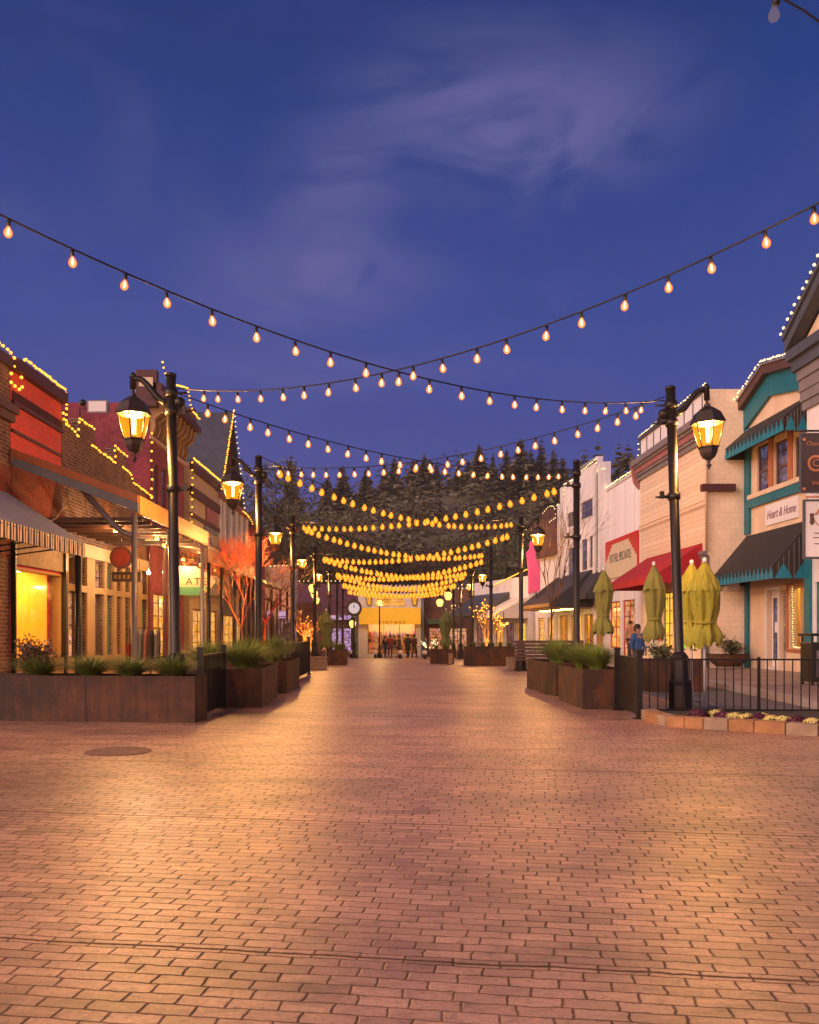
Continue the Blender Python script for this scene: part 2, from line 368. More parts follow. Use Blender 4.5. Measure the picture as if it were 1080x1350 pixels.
# weathering steel: blotchy
def corten():
    m, t, b = new_mat('corten_steel')
    v = objco(t)
    a = tnoise(t, v, 1.3, 6, .62, .4); d = tnoise(t, objco(t, (7, 7, .8)), 1.6, 5, .6)
    g = tnoise(t, v, 26, 4, .7)
    f = math_node(t, 'ADD', math_node(t, 'MULTIPLY', a, .6), math_node(t, 'ADD', math_node(t, 'MULTIPLY', d, .28), math_node(t, 'MULTIPLY', g, .12)))
    t.links.new(ramp(t, f, [(.34, (.020, .011, .009)), (.46, (.040, .018, .011)), (.57, (.095, .034, .014)), (.7, (.14, .062, .034))]), b.inputs['Base Color'])
    b.inputs['Roughness'].default_value = .72; b.inputs['Metallic'].default_value = .15
    link_bump(t, b, g, .25, .01)
corten()
def leafy(name, c1, c2, rough=.6, trans=.0, wn=3.0):
    m, t, b = new_mat(name)
    n = tnoise(t, objco(t), wn, 3)
    t.links.new(mix_col(t, ramp(t, n, [(.3, 0.0), (.7, 1.0)]), c1, c2), b.inputs['Base Color'])
    b.inputs['Roughness'].default_value = rough
    if name.startswith('umbrella'): link_bump(t, b, tnoise(t, objco(t, (7, 7, 1.6)), 1.6, 4, .6, .8), .9, .05)
leafy('grass_blade', (.09, .17, .02), (.29, .33, .06), wn=9)
leafy('needles', (.11, .10, .055), (.22, .185, .095), wn=1.0)
leafy('hill_cover', (.13, .10, .06), (.20, .15, .09), wn=.06)
leafy('leaf_dark', (.05, .06, .025), (.11, .11, .045), wn=2)
paint('iron_rusty', (.30, .165, .11), .55, .35, 6, .2)
leafy('leaf_dry', (.09, .05, .03), (.16, .09, .05), wn=5)
leafy('umbrella_cloth', (.33, .30, .03), (.42, .37, .04), .85, wn=2)
leafy('umbrella_cloth_olive', (.20, .20, .045), (.27, .25, .055), .85, wn=2)
# light givers
emit('filament_near', (1.0, .72, .45), 12, False)
emit('filament_far', (1.0, .66, .2), 2, False)
bulbglass('bulb_near', (1.0, .14, .015), (1.0, .40, .11), 1.0, 1.45)
bulbglass('bulb_far', (1.0, .17, .0), (1.0, .37, .03), 1.0, 1.5, .10)
glowglass('bulb_clear', (.5, .35, .4), .35, .6)  # unlit bulb: a pale glow put into its glass
emit('fairy_warm', (1.0, .40, .03), 2.4, False)
emit('fairy_white', (1.0, .68, .30), 2.1, False)
emit('mantle', (1.0, .72, .30), 9)
glowglass('lantern_glass', (1.0, .27, .005), 1.35, .38)
emit('globe_light', (1.0, .50, .10), 2.4)
emit('ceiling_glow', (1.0, .60, .14), 12)
emit('ceiling_yellow', (1.0, .76, .30), 26)
emit('ceiling_glow_white', (1.0, .78, .50), 12)
emit('fairy_gold', (1.0, .58, .22), 1.1, False)
emit('small_spot', (1.0, .85, .6), 40)
litwin('lit_amber', (.25, .06, .005), (1.0, .44, .04), 1.1, 1.6)
litwin('lit_yellow', (.75, .30, .01), (1.0, .46, .02), 1.25, .7, (.2, .5))
litwin('lit_busy', (.03, .012, .006), (1.0, .42, .10), .85, 3.5, (.38, .66))
litwin('lit_bottles', (.05, .02, .01), (.85, .28, .07), .8, 5, (.36, .64))
litwin('lit_dim', (.02, .012, .02), (.35, .14, .07), .6, 2.5, (.4, .7))
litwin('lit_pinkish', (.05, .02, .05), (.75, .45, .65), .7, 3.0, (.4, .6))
litwin('dark_window', (.010, .010, .018), (.045, .045, .075), .7, 1.2, (.4, .75))
glass_mat('pane_glass', .9)

# ---------------------------------------------------------------- mesh helpers
class MB:
    """collects shapes and links them as ONE mesh object"""
    def __init__(s): s.v = []; s.f = []; s.sm = []
    def add(s, vs, fs, smooth=False):
        o = len(s.v); s.v += [tuple(v) for v in vs]; s.f += [tuple(i + o for i in f) for f in fs]; s.sm += [smooth] * len(fs); return s
    def box(s, x0, x1, y0, y1, z0, z1, rot=0, piv=None):
        vs = [(x, y, z) for z in (z0, z1) for x, y in ((x0, y0), (x1, y0), (x1, y1), (x0, y1))]
        if rot:
            cx, cy = piv or ((x0 + x1) / 2, (y0 + y1) / 2); c_, s_ = math.cos(rot), math.sin(rot)
            vs = [(cx + (x - cx) * c_ - (y - cy) * s_, cy + (x - cx) * s_ + (y - cy) * c_, z) for x, y, z in vs]
        return s.add(vs, [(0, 3, 2, 1), (4, 5, 6, 7), (0, 1, 5, 4), (1, 2, 6, 5), (2, 3, 7, 6), (3, 0, 4, 7)])
    def quad(s, a, b, c, d): return s.add([a, b, c, d], [(0, 1, 2, 3)])
    def prism(s, poly, y0, y1):
        """poly in (x, z), pushed from y0 to y1"""
        n = len(poly)
        vs = [(x, y0, z) for x, z in poly] + [(x, y1, z) for x, z in poly]
        return s.add(vs, [tuple(range(n)), tuple(range(2 * n - 1, n - 1, -1))] + [(i, i + n, (i + 1) % n + n, (i + 1) % n) for i in range(n)])
    def prismx(s, poly, x0, x1):
        """poly in (y, z), pushed along x"""
        n = len(poly)
        vs = [(x0, y, z) for y, z in poly] + [(x1, y, z) for y, z in poly]
        return s.add(vs, [tuple(range(n)), tuple(range(2 * n - 1, n - 1, -1))] + [(i, i + n, (i + 1) % n + n, (i + 1) % n) for i in range(n)])
    def tube(s, pts, r, n=8, caps=True, smooth=True):
        pts = [Vector(p) for p in pts]; rs = r if isinstance(r, (list, tuple)) else [r] * len(pts)
        vs = []; up = Vector((0, 0, 1)); prev = None
        for i, p in enumerate(pts):
            d = (pts[min(i + 1, len(pts) - 1)] - pts[max(i - 1, 0)]).normalized()
            if prev is None:
                a = d.cross(up)
                if a.length < .05: a = d.cross(Vector((1, 0, 0)))
            else: a = prev - d * prev.dot(d)
            a.normalize(); prev = a; b = d.cross(a)
            vs += [p + (a * math.cos(2 * PI * k / n) + b * math.sin(2 * PI * k / n)) * rs[i] for k in range(n)]
        fs = [(i * n + k, i * n + (k + 1) % n, (i + 1) * n + (k + 1) % n, (i + 1) * n + k) for i in range(len(pts) - 1) for k in range(n)]
        s.add(vs, fs, smooth)
        if caps:
            o = len(s.v) - len(vs)
            s.f += [tuple(o + k for k in range(n))[::-1], tuple(o + (len(pts) - 1) * n + k for k in range(n))]; s.sm += [False, False]
        return s
    def lathe(s, prof, n=16, c=(0, 0), smooth=True, ph=0.0):
        """prof: (radius, z) from the bottom up"""
        vs = [(c[0] + r * math.cos(2 * PI * k / n + ph), c[1] + r * math.sin(2 * PI * k / n + ph), z) for r, z in prof for k in range(n)]
        fs = [(i * n + k, i * n + (k + 1) % n, (i + 1) * n + (k + 1) % n, (i + 1) * n + k) for i in range(len(prof) - 1) for k in range(n)]
        s.add(vs, fs, smooth)
        o = len(s.v) - len(vs)
        s.f += [tuple(o + k for k in range(n))[::-1], tuple(o + (len(prof) - 1) * n + k for k in range(n))]; s.sm += [False, False]
        return s
    def blob(s, c, r, sub=1, jit=.15, sz=1.0):
        bm = bmesh.new(); bmesh.ops.create_icosphere(bm, subdivisions=sub, radius=1)
        q = random.random() * 50
        vs = []
        for v in bm.verts:
            k = 1 + jit * noise.noise(v.co * 1.7 + Vector((q, q, q))) * 2
            vs.append((c[0] + v.co.x * r * k, c[1] + v.co.y * r * k, c[2] + v.co.z * r * k * sz))
        s.add(vs, [tuple(v.index for v in f.verts) for f in bm.faces], True); bm.free(); return s
    def build(s, name, mat, parent=None, bevel=0):
        me = bpy.data.meshes.new(name); me.from_pydata(s.v, [], s.f)
        me.polygons.foreach_set('use_smooth', s.sm)
        me.materials.append(M[mat] if isinstance(mat, str) else mat)
        o = bpy.data.objects.new(name, me); col.objects.link(o)
        if parent is not None: o.parent = parent
        if bevel:
            b = o.modifiers.new('b', 'BEVEL'); b.width = bevel; b.segments = 2; b.limit_method = 'ANGLE'
        return o
def tag(o, label=None, cat=None, group=None, kind=None):
    if label:
        if len(label.split()) > 16: print('LONGLABEL', label)
        o['label'] = label
    if cat: o['category'] = cat
    if group: o['group'] = group
    if kind: o['kind'] = kind
    return o
def thing(name, label, cat, loc=(0, 0, 0), rz=0, group=None):
    o = bpy.data.objects.new(name, None); col.objects.link(o); o.empty_display_size = .2
    o.location = loc; o.rotation_euler = (0, 0, rz)
    return tag(o, label, cat, group)
def copy_tree(o, loc=None, rz=None, label=None, parent=None, scale=None):
    c = o.copy(); col.objects.link(c)
    if parent is not None: c.parent = parent
    if loc is not None: c.location = loc
    if rz is not None: c.rotation_euler = (0, 0, rz)
    if scale is not None: c.scale = scale if isinstance(scale, (tuple, list)) else (scale,) * 3
    if label: c['label'] = label
    for ch in o.children: copy_tree(ch, parent=c)
    return c
def text(name, body, size, mat, parent, loc, rot, depth=.01, align='CENTER', sx=1.0, shear=0, space=1.0):
    cu = bpy.data.curves.new(name, 'FONT'); cu.body = body; cu.size = size; cu.extrude = depth; cu.align_x = align; cu.align_y = 'CENTER'
    cu.shear = shear; cu.space_character = space; cu.resolution_u = 3
    cu.materials.append(M[mat])
    t_ = bpy.data.objects.new(name, cu); col.objects.link(t_)
    me = bpy.data.meshes.new_from_object(t_.evaluated_get(bpy.context.evaluated_depsgraph_get())); bpy.data.objects.remove(t_)
    o = bpy.data.objects.new(name, me); col.objects.link(o); o.parent = parent; o.location = loc; o.rotation_euler = rot; o.scale = (sx, 1, 1)
    return o
def gz(y):                 # the street is level near the camera and falls away gently beyond 30 m
    return 0.0 if y < 30 else -(y - 30) * 0.0175
def P(px, py, Z): return Vector(((px - CX) / F * Z, Z, EYE + (HY - py) / F * Z))
def X_(px, Z): return (px - CX) / F * Z
def H_(py, Z): return EYE + (HY - py) / F * Z

class Front:
    """a street front between two ground points. Local x runs along it, local y points out to the street, z is up.
    near/far: (X, Y). side 'R' stands right of the street, 'L' left, 'E' faces the camera."""
    def __init__(s, near, far, side, base=0.0):
        near, far = Vector(near), Vector(far)
        a, b = (near, far) if side in 'R' else (far, near)
        s.a, s.b, s.base = a, b, base
        d = (b - a); s.L = d.length; s.u = d.normalized(); s.rz = math.atan2(s.u.y, s.u.x)
    def at(s, px, out=0.0):
        """(local x, distance) where the ray of picture column px meets the front pushed out by `out`"""
        n = Vector((-s.u.y, s.u.x)); a = s.a + n * out
        k = (px - CX) / F          # ray: (k t, t)
        # a + u m = (k t, t)
        det = s.u.x * -1 - s.u.y * -k
        m = (-a.x * -1 - (-a.y) * -k) / det
        return m, a.y + s.u.y * m
    def p(s, px, py, out=0.0):
        m, Z = s.at(px, out); return m, H_(py, Z) - s.base
    def root(s, name, label, cat='building', group=None):
        return thing(name, label, cat, (s.a.x, s.a.y, s.base), s.rz, group)
    def hole(s, pxa, pxb, pt, pb, out=0.0):
        """opening between two columns; pt/pb are the rows at its middle"""
        a, _ = s.at(pxa, out); b, _ = s.at(pxb, out); _, Z = s.at((pxa + pxb) / 2, out)
        return (min(a, b), max(a, b), H_(pb, Z) - s.base, H_(pt, Z) - s.base)

def shell(L, D, H, holes, t=.28, back=True, floors=()):
    """walls with openings in the street front; the street front lies in local y = 0"""
    mb = MB()
    xs = sorted({0, L, *[h[0] for h in holes], *[h[1] for h in holes]}); zs = sorted({-.6, H, *[h[2] for h in holes], *[h[3] for h in holes]})
    xs = [x for x in xs if -1e-6 <= x <= L + 1e-6]; zs = [z for z in zs if z <= H + 1e-6]
    inh = lambda x, z: any(h[0] < x < h[1] and h[2] < z < h[3] for h in holes)
    for i in range(len(xs) - 1):
        for j in range(len(zs) - 1):
            if inh((xs[i] + xs[i + 1]) / 2, (zs[j] + zs[j + 1]) / 2): continue
            for y in (0, -t):
                mb.quad((xs[i], y, zs[j]), (xs[i + 1], y, zs[j]), (xs[i + 1], y, zs[j + 1]), (xs[i], y, zs[j + 1]))
    for a, b, c, d in holes:
        for q in (((a, 0, c), (a, -t, c), (a, -t, d), (a, 0, d)), ((b, 0, c), (b, -t, c), (b, -t, d), (b, 0, d)),
                  ((a, 0, c), (b, 0, c), (b, -t, c), (a, -t, c)), ((a, 0, d), (b, 0, d), (b, -t, d), (a, -t, d))): mb.quad(*q)
    mb.quad((0, 0, H), (L, 0, H), (L, -t, H), (0, -t, H)); mb.quad((0, 0, -.6), (0, 0, H), (0, -t, H), (0, -t, -.6)); mb.quad((L, 0, -.6), (L, 0, H), (L, -t, H), (L, -t, -.6))
    mb.box(0, t, -D, -t, -.6, H); mb.box(L - t, L, -D, -t, -.6, H)
    if back: mb.box(t, L - t, -D, -D + t, -.6, H)
    mb.box(t, L - t, -D + t, -t, H - .9, H - .7)
    for z in floors: mb.box(t, L - t, -D + t, -t, z, z + .2)
    return mb
def window(root, h, frame='trim_brown', pane='dark_window', t=.06, set_=.10, nx=1, nz=1, name='window', sill=None, label=None):
    a, b, c, d = h
    mb = MB(); y0, y1 = -.277, -set_ + .03
    mb.box(a, a + t, y0, y1, c, d); mb.box(b - t, b, y0, y1, c, d); mb.box(a + t, b - t, y0, y1, c, c + t); mb.box(a + t, b - t, y0, y1, d - t, d)
    for i in range(1, nx):
        x = a + (b - a) * i / nx; mb.box(x - t * .4, x + t * .4, y0 + .005, y1 - .005, c + t, d - t)
    for j in range(1, nz):
        z = c + (d - c) * j / nz; mb.box(a + t, b - t, y0 + .008, y1 - .008, z - t * .4, z + t * .4)
    w = mb.build(name, frame, root)
    if label: w['label'] = label
    g = MB().box(a + t * .6, b - t * .6, -set_ - .02, -set_ - .008, c + t * .6, d - t * .6).build('pane', pane, w)
    if sill: MB().box(a - .08, b + .08, -.02, .09, c - .09, c - .003).build('sill', sill, w)
    return w
def casing(root, h, mat, w=.1, pr=.05, name='window_casing'):
    a, b, c, d = h
    return MB().box(a - w, a, .003, pr, c - w, d + w).box(b, b + w, .003, pr, c - w, d + w).box(a, b, .003, pr, d, d + w).box(a, b, .003, pr, c - w, c).build(name, mat, root)
def awning(root, x0, x1, z_top, z_bot, out, mat, val=.3, val_mat=None, name='awning', ends=True, thick=.02, y0=.01):
    """sloping canvas from the wall at z_top to its front edge at z_bot, with a valance hanging below"""
    mb = MB()
    mb.prismx([(y0, z_top), (y0 + out, z_bot), (y0 + out, z_bot - thick), (y0, z_top - thick)], x0, x1)
    if ends:
        for x in (x0, x1 - thick): mb.prismx([(y0, z_top - thick - .002), (y0 + out - .03, z_bot - thick), (y0 + out - .03, z_bot - val), (y0, z_bot - val)], x, x + thick)
    a = mb.build(name, mat, root)
    v = MB()
    n = max(2, int((x1 - x0) / .12))
    vs = [];
    for i in range(n + 1):
        x = x0 + (x1 - x0) * i / n; yy = y0 + out + .012 + .012 * (i % 2)
        vs += [(x, yy, z_bot - .004), (x, yy, z_bot - val)]
    v.add(vs, [(2 * i, 2 * i + 2, 2 * i + 3, 2 * i + 1) for i in range(n)])
    v.build('valance', val_mat or mat, a)
    return a
def room(root, x0, x1, z0, z1, y0, y1, wallm, light='ceiling_glow', lw=.5, display=None, parts=1):
    """a lit shop interior behind an opening; y0 (back) < y1 (glass)"""
    mb = MB()
    mb.quad((x0, y0, z0), (x1, y0, z0), (x1, y0, z1), (x0, y0, z1)); mb.quad((x0, y0, z0), (x0, y1, z0), (x0, y1, z1), (x0, y0, z1))
    mb.quad((x1, y0, z0), (x1, y1, z0), (x1, y1, z1), (x1, y0, z1)); mb.quad((x0, y0, z0), (x1, y0, z0), (x1, y1, z0), (x0, y1, z0))
    mb.quad((x0, y0, z1), (x1, y0, z1), (x1, y1, z1), (x0, y1, z1))
    mb.build('interior', wallm, root)
    for i in range(parts):
        a = x0 + (x1 - x0) * (i + .25) / parts; b = x0 + (x1 - x0) * (i + .75) / parts; ym = (y0 + y1) / 2
        MB().box(a, b, ym - lw / 2, ym + lw / 2, z1 - .08, z1 - .03).build('ceiling_light', light, root)
    if display:
        rnd = random.Random(int(x0 * 100) + 5)
        dm = [MB() for _ in display]
        for sh in range(3):
            z = z0 + .45 + sh * .6
            if z > z1 - .5: break
            dm[0].box(x0 + .05, x1 - .05, y0 + .02, y0 + .36, z - .04, z)
            x = x0 + .12
            while x < x1 - .25:
                w, hh = rnd.uniform(.06, .2), rnd.uniform(.1, .4)
                dm[rnd.randrange(len(display))].box(x, x + w, y0 + .06, y0 + .06 + rnd.uniform(.08, .22), z, z + hh); x += w + rnd.uniform(.02, .15)
        for k, m_ in enumerate(dm): m_.build('display_shelf' if k == 0 else 'display_goods', display[k], root)

# bulbs for roof lines and windows: one small mesh shared by all
def small_bulb_mesh(r):
    bm = bmesh.new(); bmesh.ops.create_icosphere(bm, subdivisions=1, radius=r)
    me = bpy.data.meshes.new('bulb'); bm.to_mesh(me); bm.free()
    for p in me.polygons: p.use_smooth = True
    return me
SB = {}
def light_line(label, pts, gap, r=.045, mat='fairy_warm', group='lights along the roof lines', name='roofline_lights', wire=True, jit=.02):
    pts = [Vector(p) for p in pts]
    root = thing(name, label, 'string lights', tuple(pts[0]), 0, group)
    o = pts[0].copy()
    if wire: MB().tube([p - o + Vector((0, 0, -r * .9)) for p in pts], .012, 4, smooth=False).build('wire', 'black_metal', root)
    r *= 1.0; key = (round(r, 3), mat)
    if key not in SB:
        me = small_bulb_mesh(r); me.materials.append(M[mat]); SB[key] = me
    tot = sum((pts[i + 1] - pts[i]).length for i in range(len(pts) - 1))
    n = max(2, int(tot / gap)); n = min(n, 98)
    for k in range(n + 1):
        d = tot * k / n
        for i in range(len(pts) - 1):
            L = (pts[i + 1] - pts[i]).length
            if d <= L + 1e-5: q = pts[i] + (pts[i + 1] - pts[i]) * (d / L if L else 0); break
            d -= L
        b = bpy.data.objects.new('bulb', SB[key]); col.objects.link(b); b.parent = root
        b.location = q - o + Vector((random.uniform(-jit, jit), random.uniform(-jit, jit), random.uniform(-jit, jit)))
    return root
def fl(fr, pts, out=.1):      # picture points on a front -> world points
    res = []
    n = Vector((-fr.u.y, fr.u.x))
    for px, py in pts:
        _, Z = fr.at(px, out); res.append(P(px, py, Z))
    return res

# ================================================================ ground
def sheet(name, mat, xs, ys, dz=0.0, hfun=None):
    mb = MB(); vs = [(x, y, (hfun(x, y) if hfun else gz(y)) + dz) for y in ys for x in xs]; n = len(xs)
    mb.add(vs, [(j * n + i, j * n + i + 1, (j + 1) * n + i + 1, (j + 1) * n + i) for j in range(len(ys) - 1) for i in range(n - 1)], True)
    o = mb.build(name, mat); tag(o, kind='structure'); return o
ys = [-30, 0, 10, 20, 28, 30, 32, 36, 42, 50, 60, 70, 80, 100]
sheet('ground', 'earth', [-900, -60, 60, 900], [-60] + ys + [160, 400, 1500], -.06, lambda x, y: gz(min(y, 100)))
sheet('plaza_paving', 'stamped_brick', [-12, -6, 0, 6, 10], ys[:-1], 0)
# the side street right of the planters, its kerb and the raised walk along the shops
def curbx(y): return 7.7 + (y - 12) * .06
mb = MB(); yy = [11.9, 14, 17, 20, 24, 28, 32, 36, 42, 50, 60, 70]
mb.add([(x, y, gz(y) + .004) for y in yy for x in (5.9 if y > 13 else 6.6, curbx(y))], [(2 * i, 2 * i + 1, 2 * i + 3, 2 * i + 2) for i in range(len(yy) - 1)])
tag(mb.build('side_street', 'asphalt'), kind='structure')
mb = MB()
for i in range(len(yy) - 1):
    a, b = yy[i], yy[i + 1]
    for (o0, o1, h) in ((0, .3, .14),):
        v = [(curbx(a) + o0, a, gz(a) - .05), (curbx(a) + o1, a, gz(a) - .05), (curbx(b) + o1, b, gz(b) - .05), (curbx(b) + o0, b, gz(b) - .05)]
        w = [(x, y, gz(y) + h) for x, y, _ in v]
        mb.add(v + w, [(4, 5, 6, 7), (0, 1, 5, 4), (1, 2, 6, 5), (3, 0, 4, 7), (2, 3, 7, 6)])
tag(mb.build('kerb', 'kerb_stone'), kind='structure')
mb = MB(); mb.add([(x, y, gz(y) + (.136 if x < 20 else .2)) for y in yy for x in (curbx(y) + .3, 20.5)], [(2 * i, 2 * i + 1, 2 * i + 3, 2 * i + 2) for i in range(len(yy) - 1)])
tag(mb.build('pavement', 'side_paving'), kind='structure')
# ================================================================ lamp posts and strings of lights
def pole(height, name='lamp_post', label='', loc=(0, 0, 0), side=1, lantern=True, r=.085):
    """side +1: the lantern hangs towards +x"""
    root = thing(name, label, 'lamp post', loc, 0, 'lamp posts that carry the strings of lights')
    mb = MB(); mb.lathe([(r * 1.25, 0.0), (r * 1.2, .9), (r, .95), (r, height)], 14)
    mb.build('pole', 'pole_metal', root)
    b = MB(); b.lathe([(.27, 0), (.27, .06), (.22, .10), (.20, .5), (.21, .56), (.17, .62), (.155, .95), (.17, 1.0), (.13, 1.06), (.09, 1.1)], 8, smooth=False)
    b.build('base', 'pole_metal', root)
    MB().lathe([(r * 1.12, height - .02), (r * 1.15, height + .02), (r * .6, height + .045)], 14).build('cap', 'pole_metal', root)
    for z, s in ((height - .62, -side), (height - 1.95, -side)):       # banner brackets and clamps
        k = MB().lathe([(r * 1.35, z - .06), (r * 1.35, z + .06)], 12)
        k.tube([(0, 0, z), (s * .22, 0, z), (s * .34, 0, z)], [.035, .03, .012], 6).box(min(s * .18, s * .25), max(s * .18, s * .25), -.03, .03, z - .03, z + .10)
        k.build('bracket', 'pole_metal', root)
    h = MB().lathe([(r * 1.35, height - .36), (r * 1.35, height - .24)], 12)      # cable eyes towards the street
    h.tube([(0, 0, height - .3), (-side * .28, 0, height - .3)], .02, 6); h.build('cable_hook', 'pole_metal', root)
    if lantern:
        pts = []; ax = .57
        for i in range(11):
            t = i / 10; pts.append((side * (.08 + ax * t), 0, height - .46 + .42 * (0.5 - .5 * math.cos(PI * min(1, t * 1.15)))))
        a = MB().tube(pts, [.06 - .015 * i / 10 for i in range(11)], 8)
        a.blob((-side * .14, 0, height - .46), .10, 2, 0); a.tube([(-side * .14, 0, height - .46), (side * .1, 0, height - .46)], .05, 8)
        a.build('arm', 'pole_metal', root)
        lx = side * (.08 + ax); zt = height - .04
        ln = MB().lathe([(.055, zt - .19), (.055, zt + .02), (.065, zt + .03), (.03, zt + .10)], 8).tube([(0 + lx, 0, zt - .3), (lx, 0, zt - .1)], .022, 6)
        # shift the lathe part onto the hanger
        ln.v = [(x + (lx if i < 8 * 4 else 0), y, z) for i, (x, y, z) in enumerate(ln.v)]
        hang = ln.build('hanger', 'pole_metal', root)
        zb = zt - .30                           # top of the lantern roof
        body = MB().lathe([(.30, zb - .32), (.315, zb - .29), (.23, zb - .12), (.12, zb - .04), (.055, zb), (.05, zb + .04)], 6, (lx, 0), False, PI / 6)
        for k in range(6):                      # cage bars
            c_, s_ = math.cos(PI / 6 + k * PI / 3), math.sin(PI / 6 + k * PI / 3)
            body.tube([(lx + c_ * .285, s_ * .285, zb - .31), (lx + c_ * .175, s_ * .175, zb - .74)], .011, 5)
        body.lathe([(.05, zb - .97), (.11, zb - .93), (.15, zb - .85), (.165, zb - .77), (.185, zb - .755), (.185, zb - .73)], 6, (lx, 0), False, PI / 6)
        body.lathe([(.012, zb - 1.14), (.02, zb - 1.10), (.055, zb - 1.07), (.018, zb - 1.04), (.022, zb - 1.0), (.05, zb - .97)], 8, (lx, 0))
        lan = body.build('lantern', 'iron', root)
        g = MB(); n = 6; vs = []
        for r_, z in ((.165, zb - .73), (.275, zb - .315)): vs += [(lx + r_ * math.cos(PI / 6 + k * PI / 3), r_ * math.sin(PI / 6 + k * PI / 3), z) for k in range(n)]
        g.add(vs, [(k, (k + 1) % n, (k + 1) % n + n, k + n) for k in range(n)]); g.build('glass', 'lantern_glass', lan)
        MB().tube([(lx, 0, zb - .62), (lx, 0, zb - .36)], [.035, .045], 8).lathe([(.02, zb - .36), (.15, zb - .345), (.15, zb - .33), (.02, zb - .32)], 12, (lx, 0)).build('mantle', 'mantle', lan)
        MB().lathe([(.05, zb - .73), (.045, zb - .66), (.03, zb - .62)], 8, (lx, 0)).build('burner', 'iron', lan)
        ld = bpy.data.lights.new('lantern_light', 'POINT'); ld.energy = LANTERN_W * (.7 if loc[1] < 10 else 1); ld.color = (1.0, .46, .11); ld.shadow_soft_size = .12
        lo = bpy.data.objects.new('lantern_light', ld); col.objects.link(lo); lo.parent = lan; lo.location = (lx, 0, zb - .50)
    return root
LANTERN_W = 2100
BULB_W = 42
HP = 5.85
LEFT = [(-4.80, 8.2), (-3.66, 15.2), (-3.33, 22.4), (-3.70, 33.5), (-3.75, 44.0), (-3.65, 53.0), (-3.7, 61.5), (-3.7, 69.0)]
RIGHT = [(5.15, 8.2), (5.24, 16.0), (4.82, 23.0), (5.0, 34.0), (4.98, 44.0), (4.9, 53.5), (4.9, 62.0), (4.9, 69.0)]
ORD = ['nearest', 'second', 'third', 'fourth', 'fifth', 'sixth', 'seventh', 'farthest']
LL = ['out of the picture beside the long planter', 'behind the long rusty planter', 'behind the grass planters near the red lit tree', 'by the dark slatted fence',
      'beside the leafless lit tree', 'by the green umbrella', 'near the street clock', 'by the maroon roofed shop']
RL = ['out of the picture beside the flower bed', 'standing in the black railing with flared base', 'behind the two rusty planters', 'at the slatted wooden bench',
      'with flared base in front of the brown planters', 'by the bench planter', 'near the pale umbrella', 'by the yellow awning shop']
prev = {}
for i, (x, y) in enumerate(LEFT):
    lan = i in (0, 1, 2, 3, 4, 5)
    prev['L%d' % i] = pole(HP, 'lamp_post', 'black lamp post, %s on the left, %s' % (ORD[i], LL[i]), (x, y, gz(y)), -1 if i else 1, lan)
for i, (x, y) in enumerate(RIGHT):
    lan = i in (0, 1, 3, 5, 6)
    prev['R%d' % i] = pole(HP, 'lamp_post', 'black lamp post, %s on the right, %s' % (ORD[i], RL[i]), (x, y, gz(y)), 1 if i else -1, lan)

prev['R1'].rotation_euler = (0, R(-1.9), 0); prev['L1'].rotation_euler = (0, R(-1.0), 0)      # these two posts lean a little
RIGHT_TOP = [(x - (.19 if i == 1 else 0), y) for i, (x, y) in enumerate(RIGHT)]; LEFT_TOP = [(x - (.10 if i == 1 else 0), y) for i, (x, y) in enumerate(LEFT)]
def bulb_meshes(r, far):
    g = MB().lathe([(r * .30, r * 1.05), (r * .42, r * .7), (r * .85, 0), (r * .98, -r * .55), (r * .80, -r * 1.15), (r * .35, -r * 1.5), (r * .05, -r * 1.58)][::-1], 10)
    f = MB().lathe([(r * .10, -r * .95), (r * .22, -r * .5), (r * .18, r * .1), (r * .08, r * .6)], 6)
    s = MB().lathe([(r * .40, r * .9), (r * .45, r * 1.0), (r * .45, r * 2.1), (r * .2, r * 2.3)], 8)
    out = []
    for nm, mb_, mt in (('bulb', g, 'bulb_far' if far else 'bulb_near'), ('filament', f, 'filament_far' if far else 'filament_near'), ('socket', s, 'black_metal')):
        o = mb_.build(nm, mt); out.append(o.data); bpy.data.objects.remove(o)
    return out
BL = []
for nm_, w_, c_ in (('bulb_light', BULB_W, (1.0, .50, .20)), ('bulb_light', BULB_W * .9, (1.0, .44, .10))):
    l_ = bpy.data.lights.new(nm_, 'POINT'); l_.energy = w_; l_.color = c_; l_.shadow_soft_size = 0.0; BL.append(l_)
def string(a, b, sag, n, label, r, far, skip_from=None):
    a, b = Vector(a), Vector(b)
    root = thing('string_lights', label, 'string lights', tuple(a), 0, 'strings of bulbs crossing over the street')
    def q(t): return (b - a) * t - Vector((0, 0, sag * 4 * t * (1 - t)))
    MB().tube([q(i / 40) for i in range(41)], .011 if not far else .012, 5).build('cable', 'black_metal', root)
    mg, mf, ms = bulb_meshes(r, far)
    for k in range(n):
        t = (k + 1.05) / (n + 1.1)
        if k in (0, n - 1): t += .012 * (1 if k == 0 else -1)
        t += random.uniform(-.004, .004)
        p = q(t) - Vector((0, 0, r * 2.3 + .01))
        o = bpy.data.objects.new('bulb', mg); col.objects.link(o); o.parent = root; o.location = p; o.rotation_euler = (random.uniform(-.12, .12), random.uniform(-.12, .12), 0)
        c = bpy.data.objects.new('bulb_light', BL[1 if far else 0]); col.objects.link(c); c.parent = o; c.location = (0, 0, -r * .4)
        for m_, nm in ((mf, 'filament'), (ms, 'socket')):
            c = bpy.data.objects.new(nm, m_); col.objects.link(c); c.parent = o
def cab(P_, dz=0, s=0): return (P_[0] + s, P_[1], gz(P_[1]) + HP - .3 + dz)
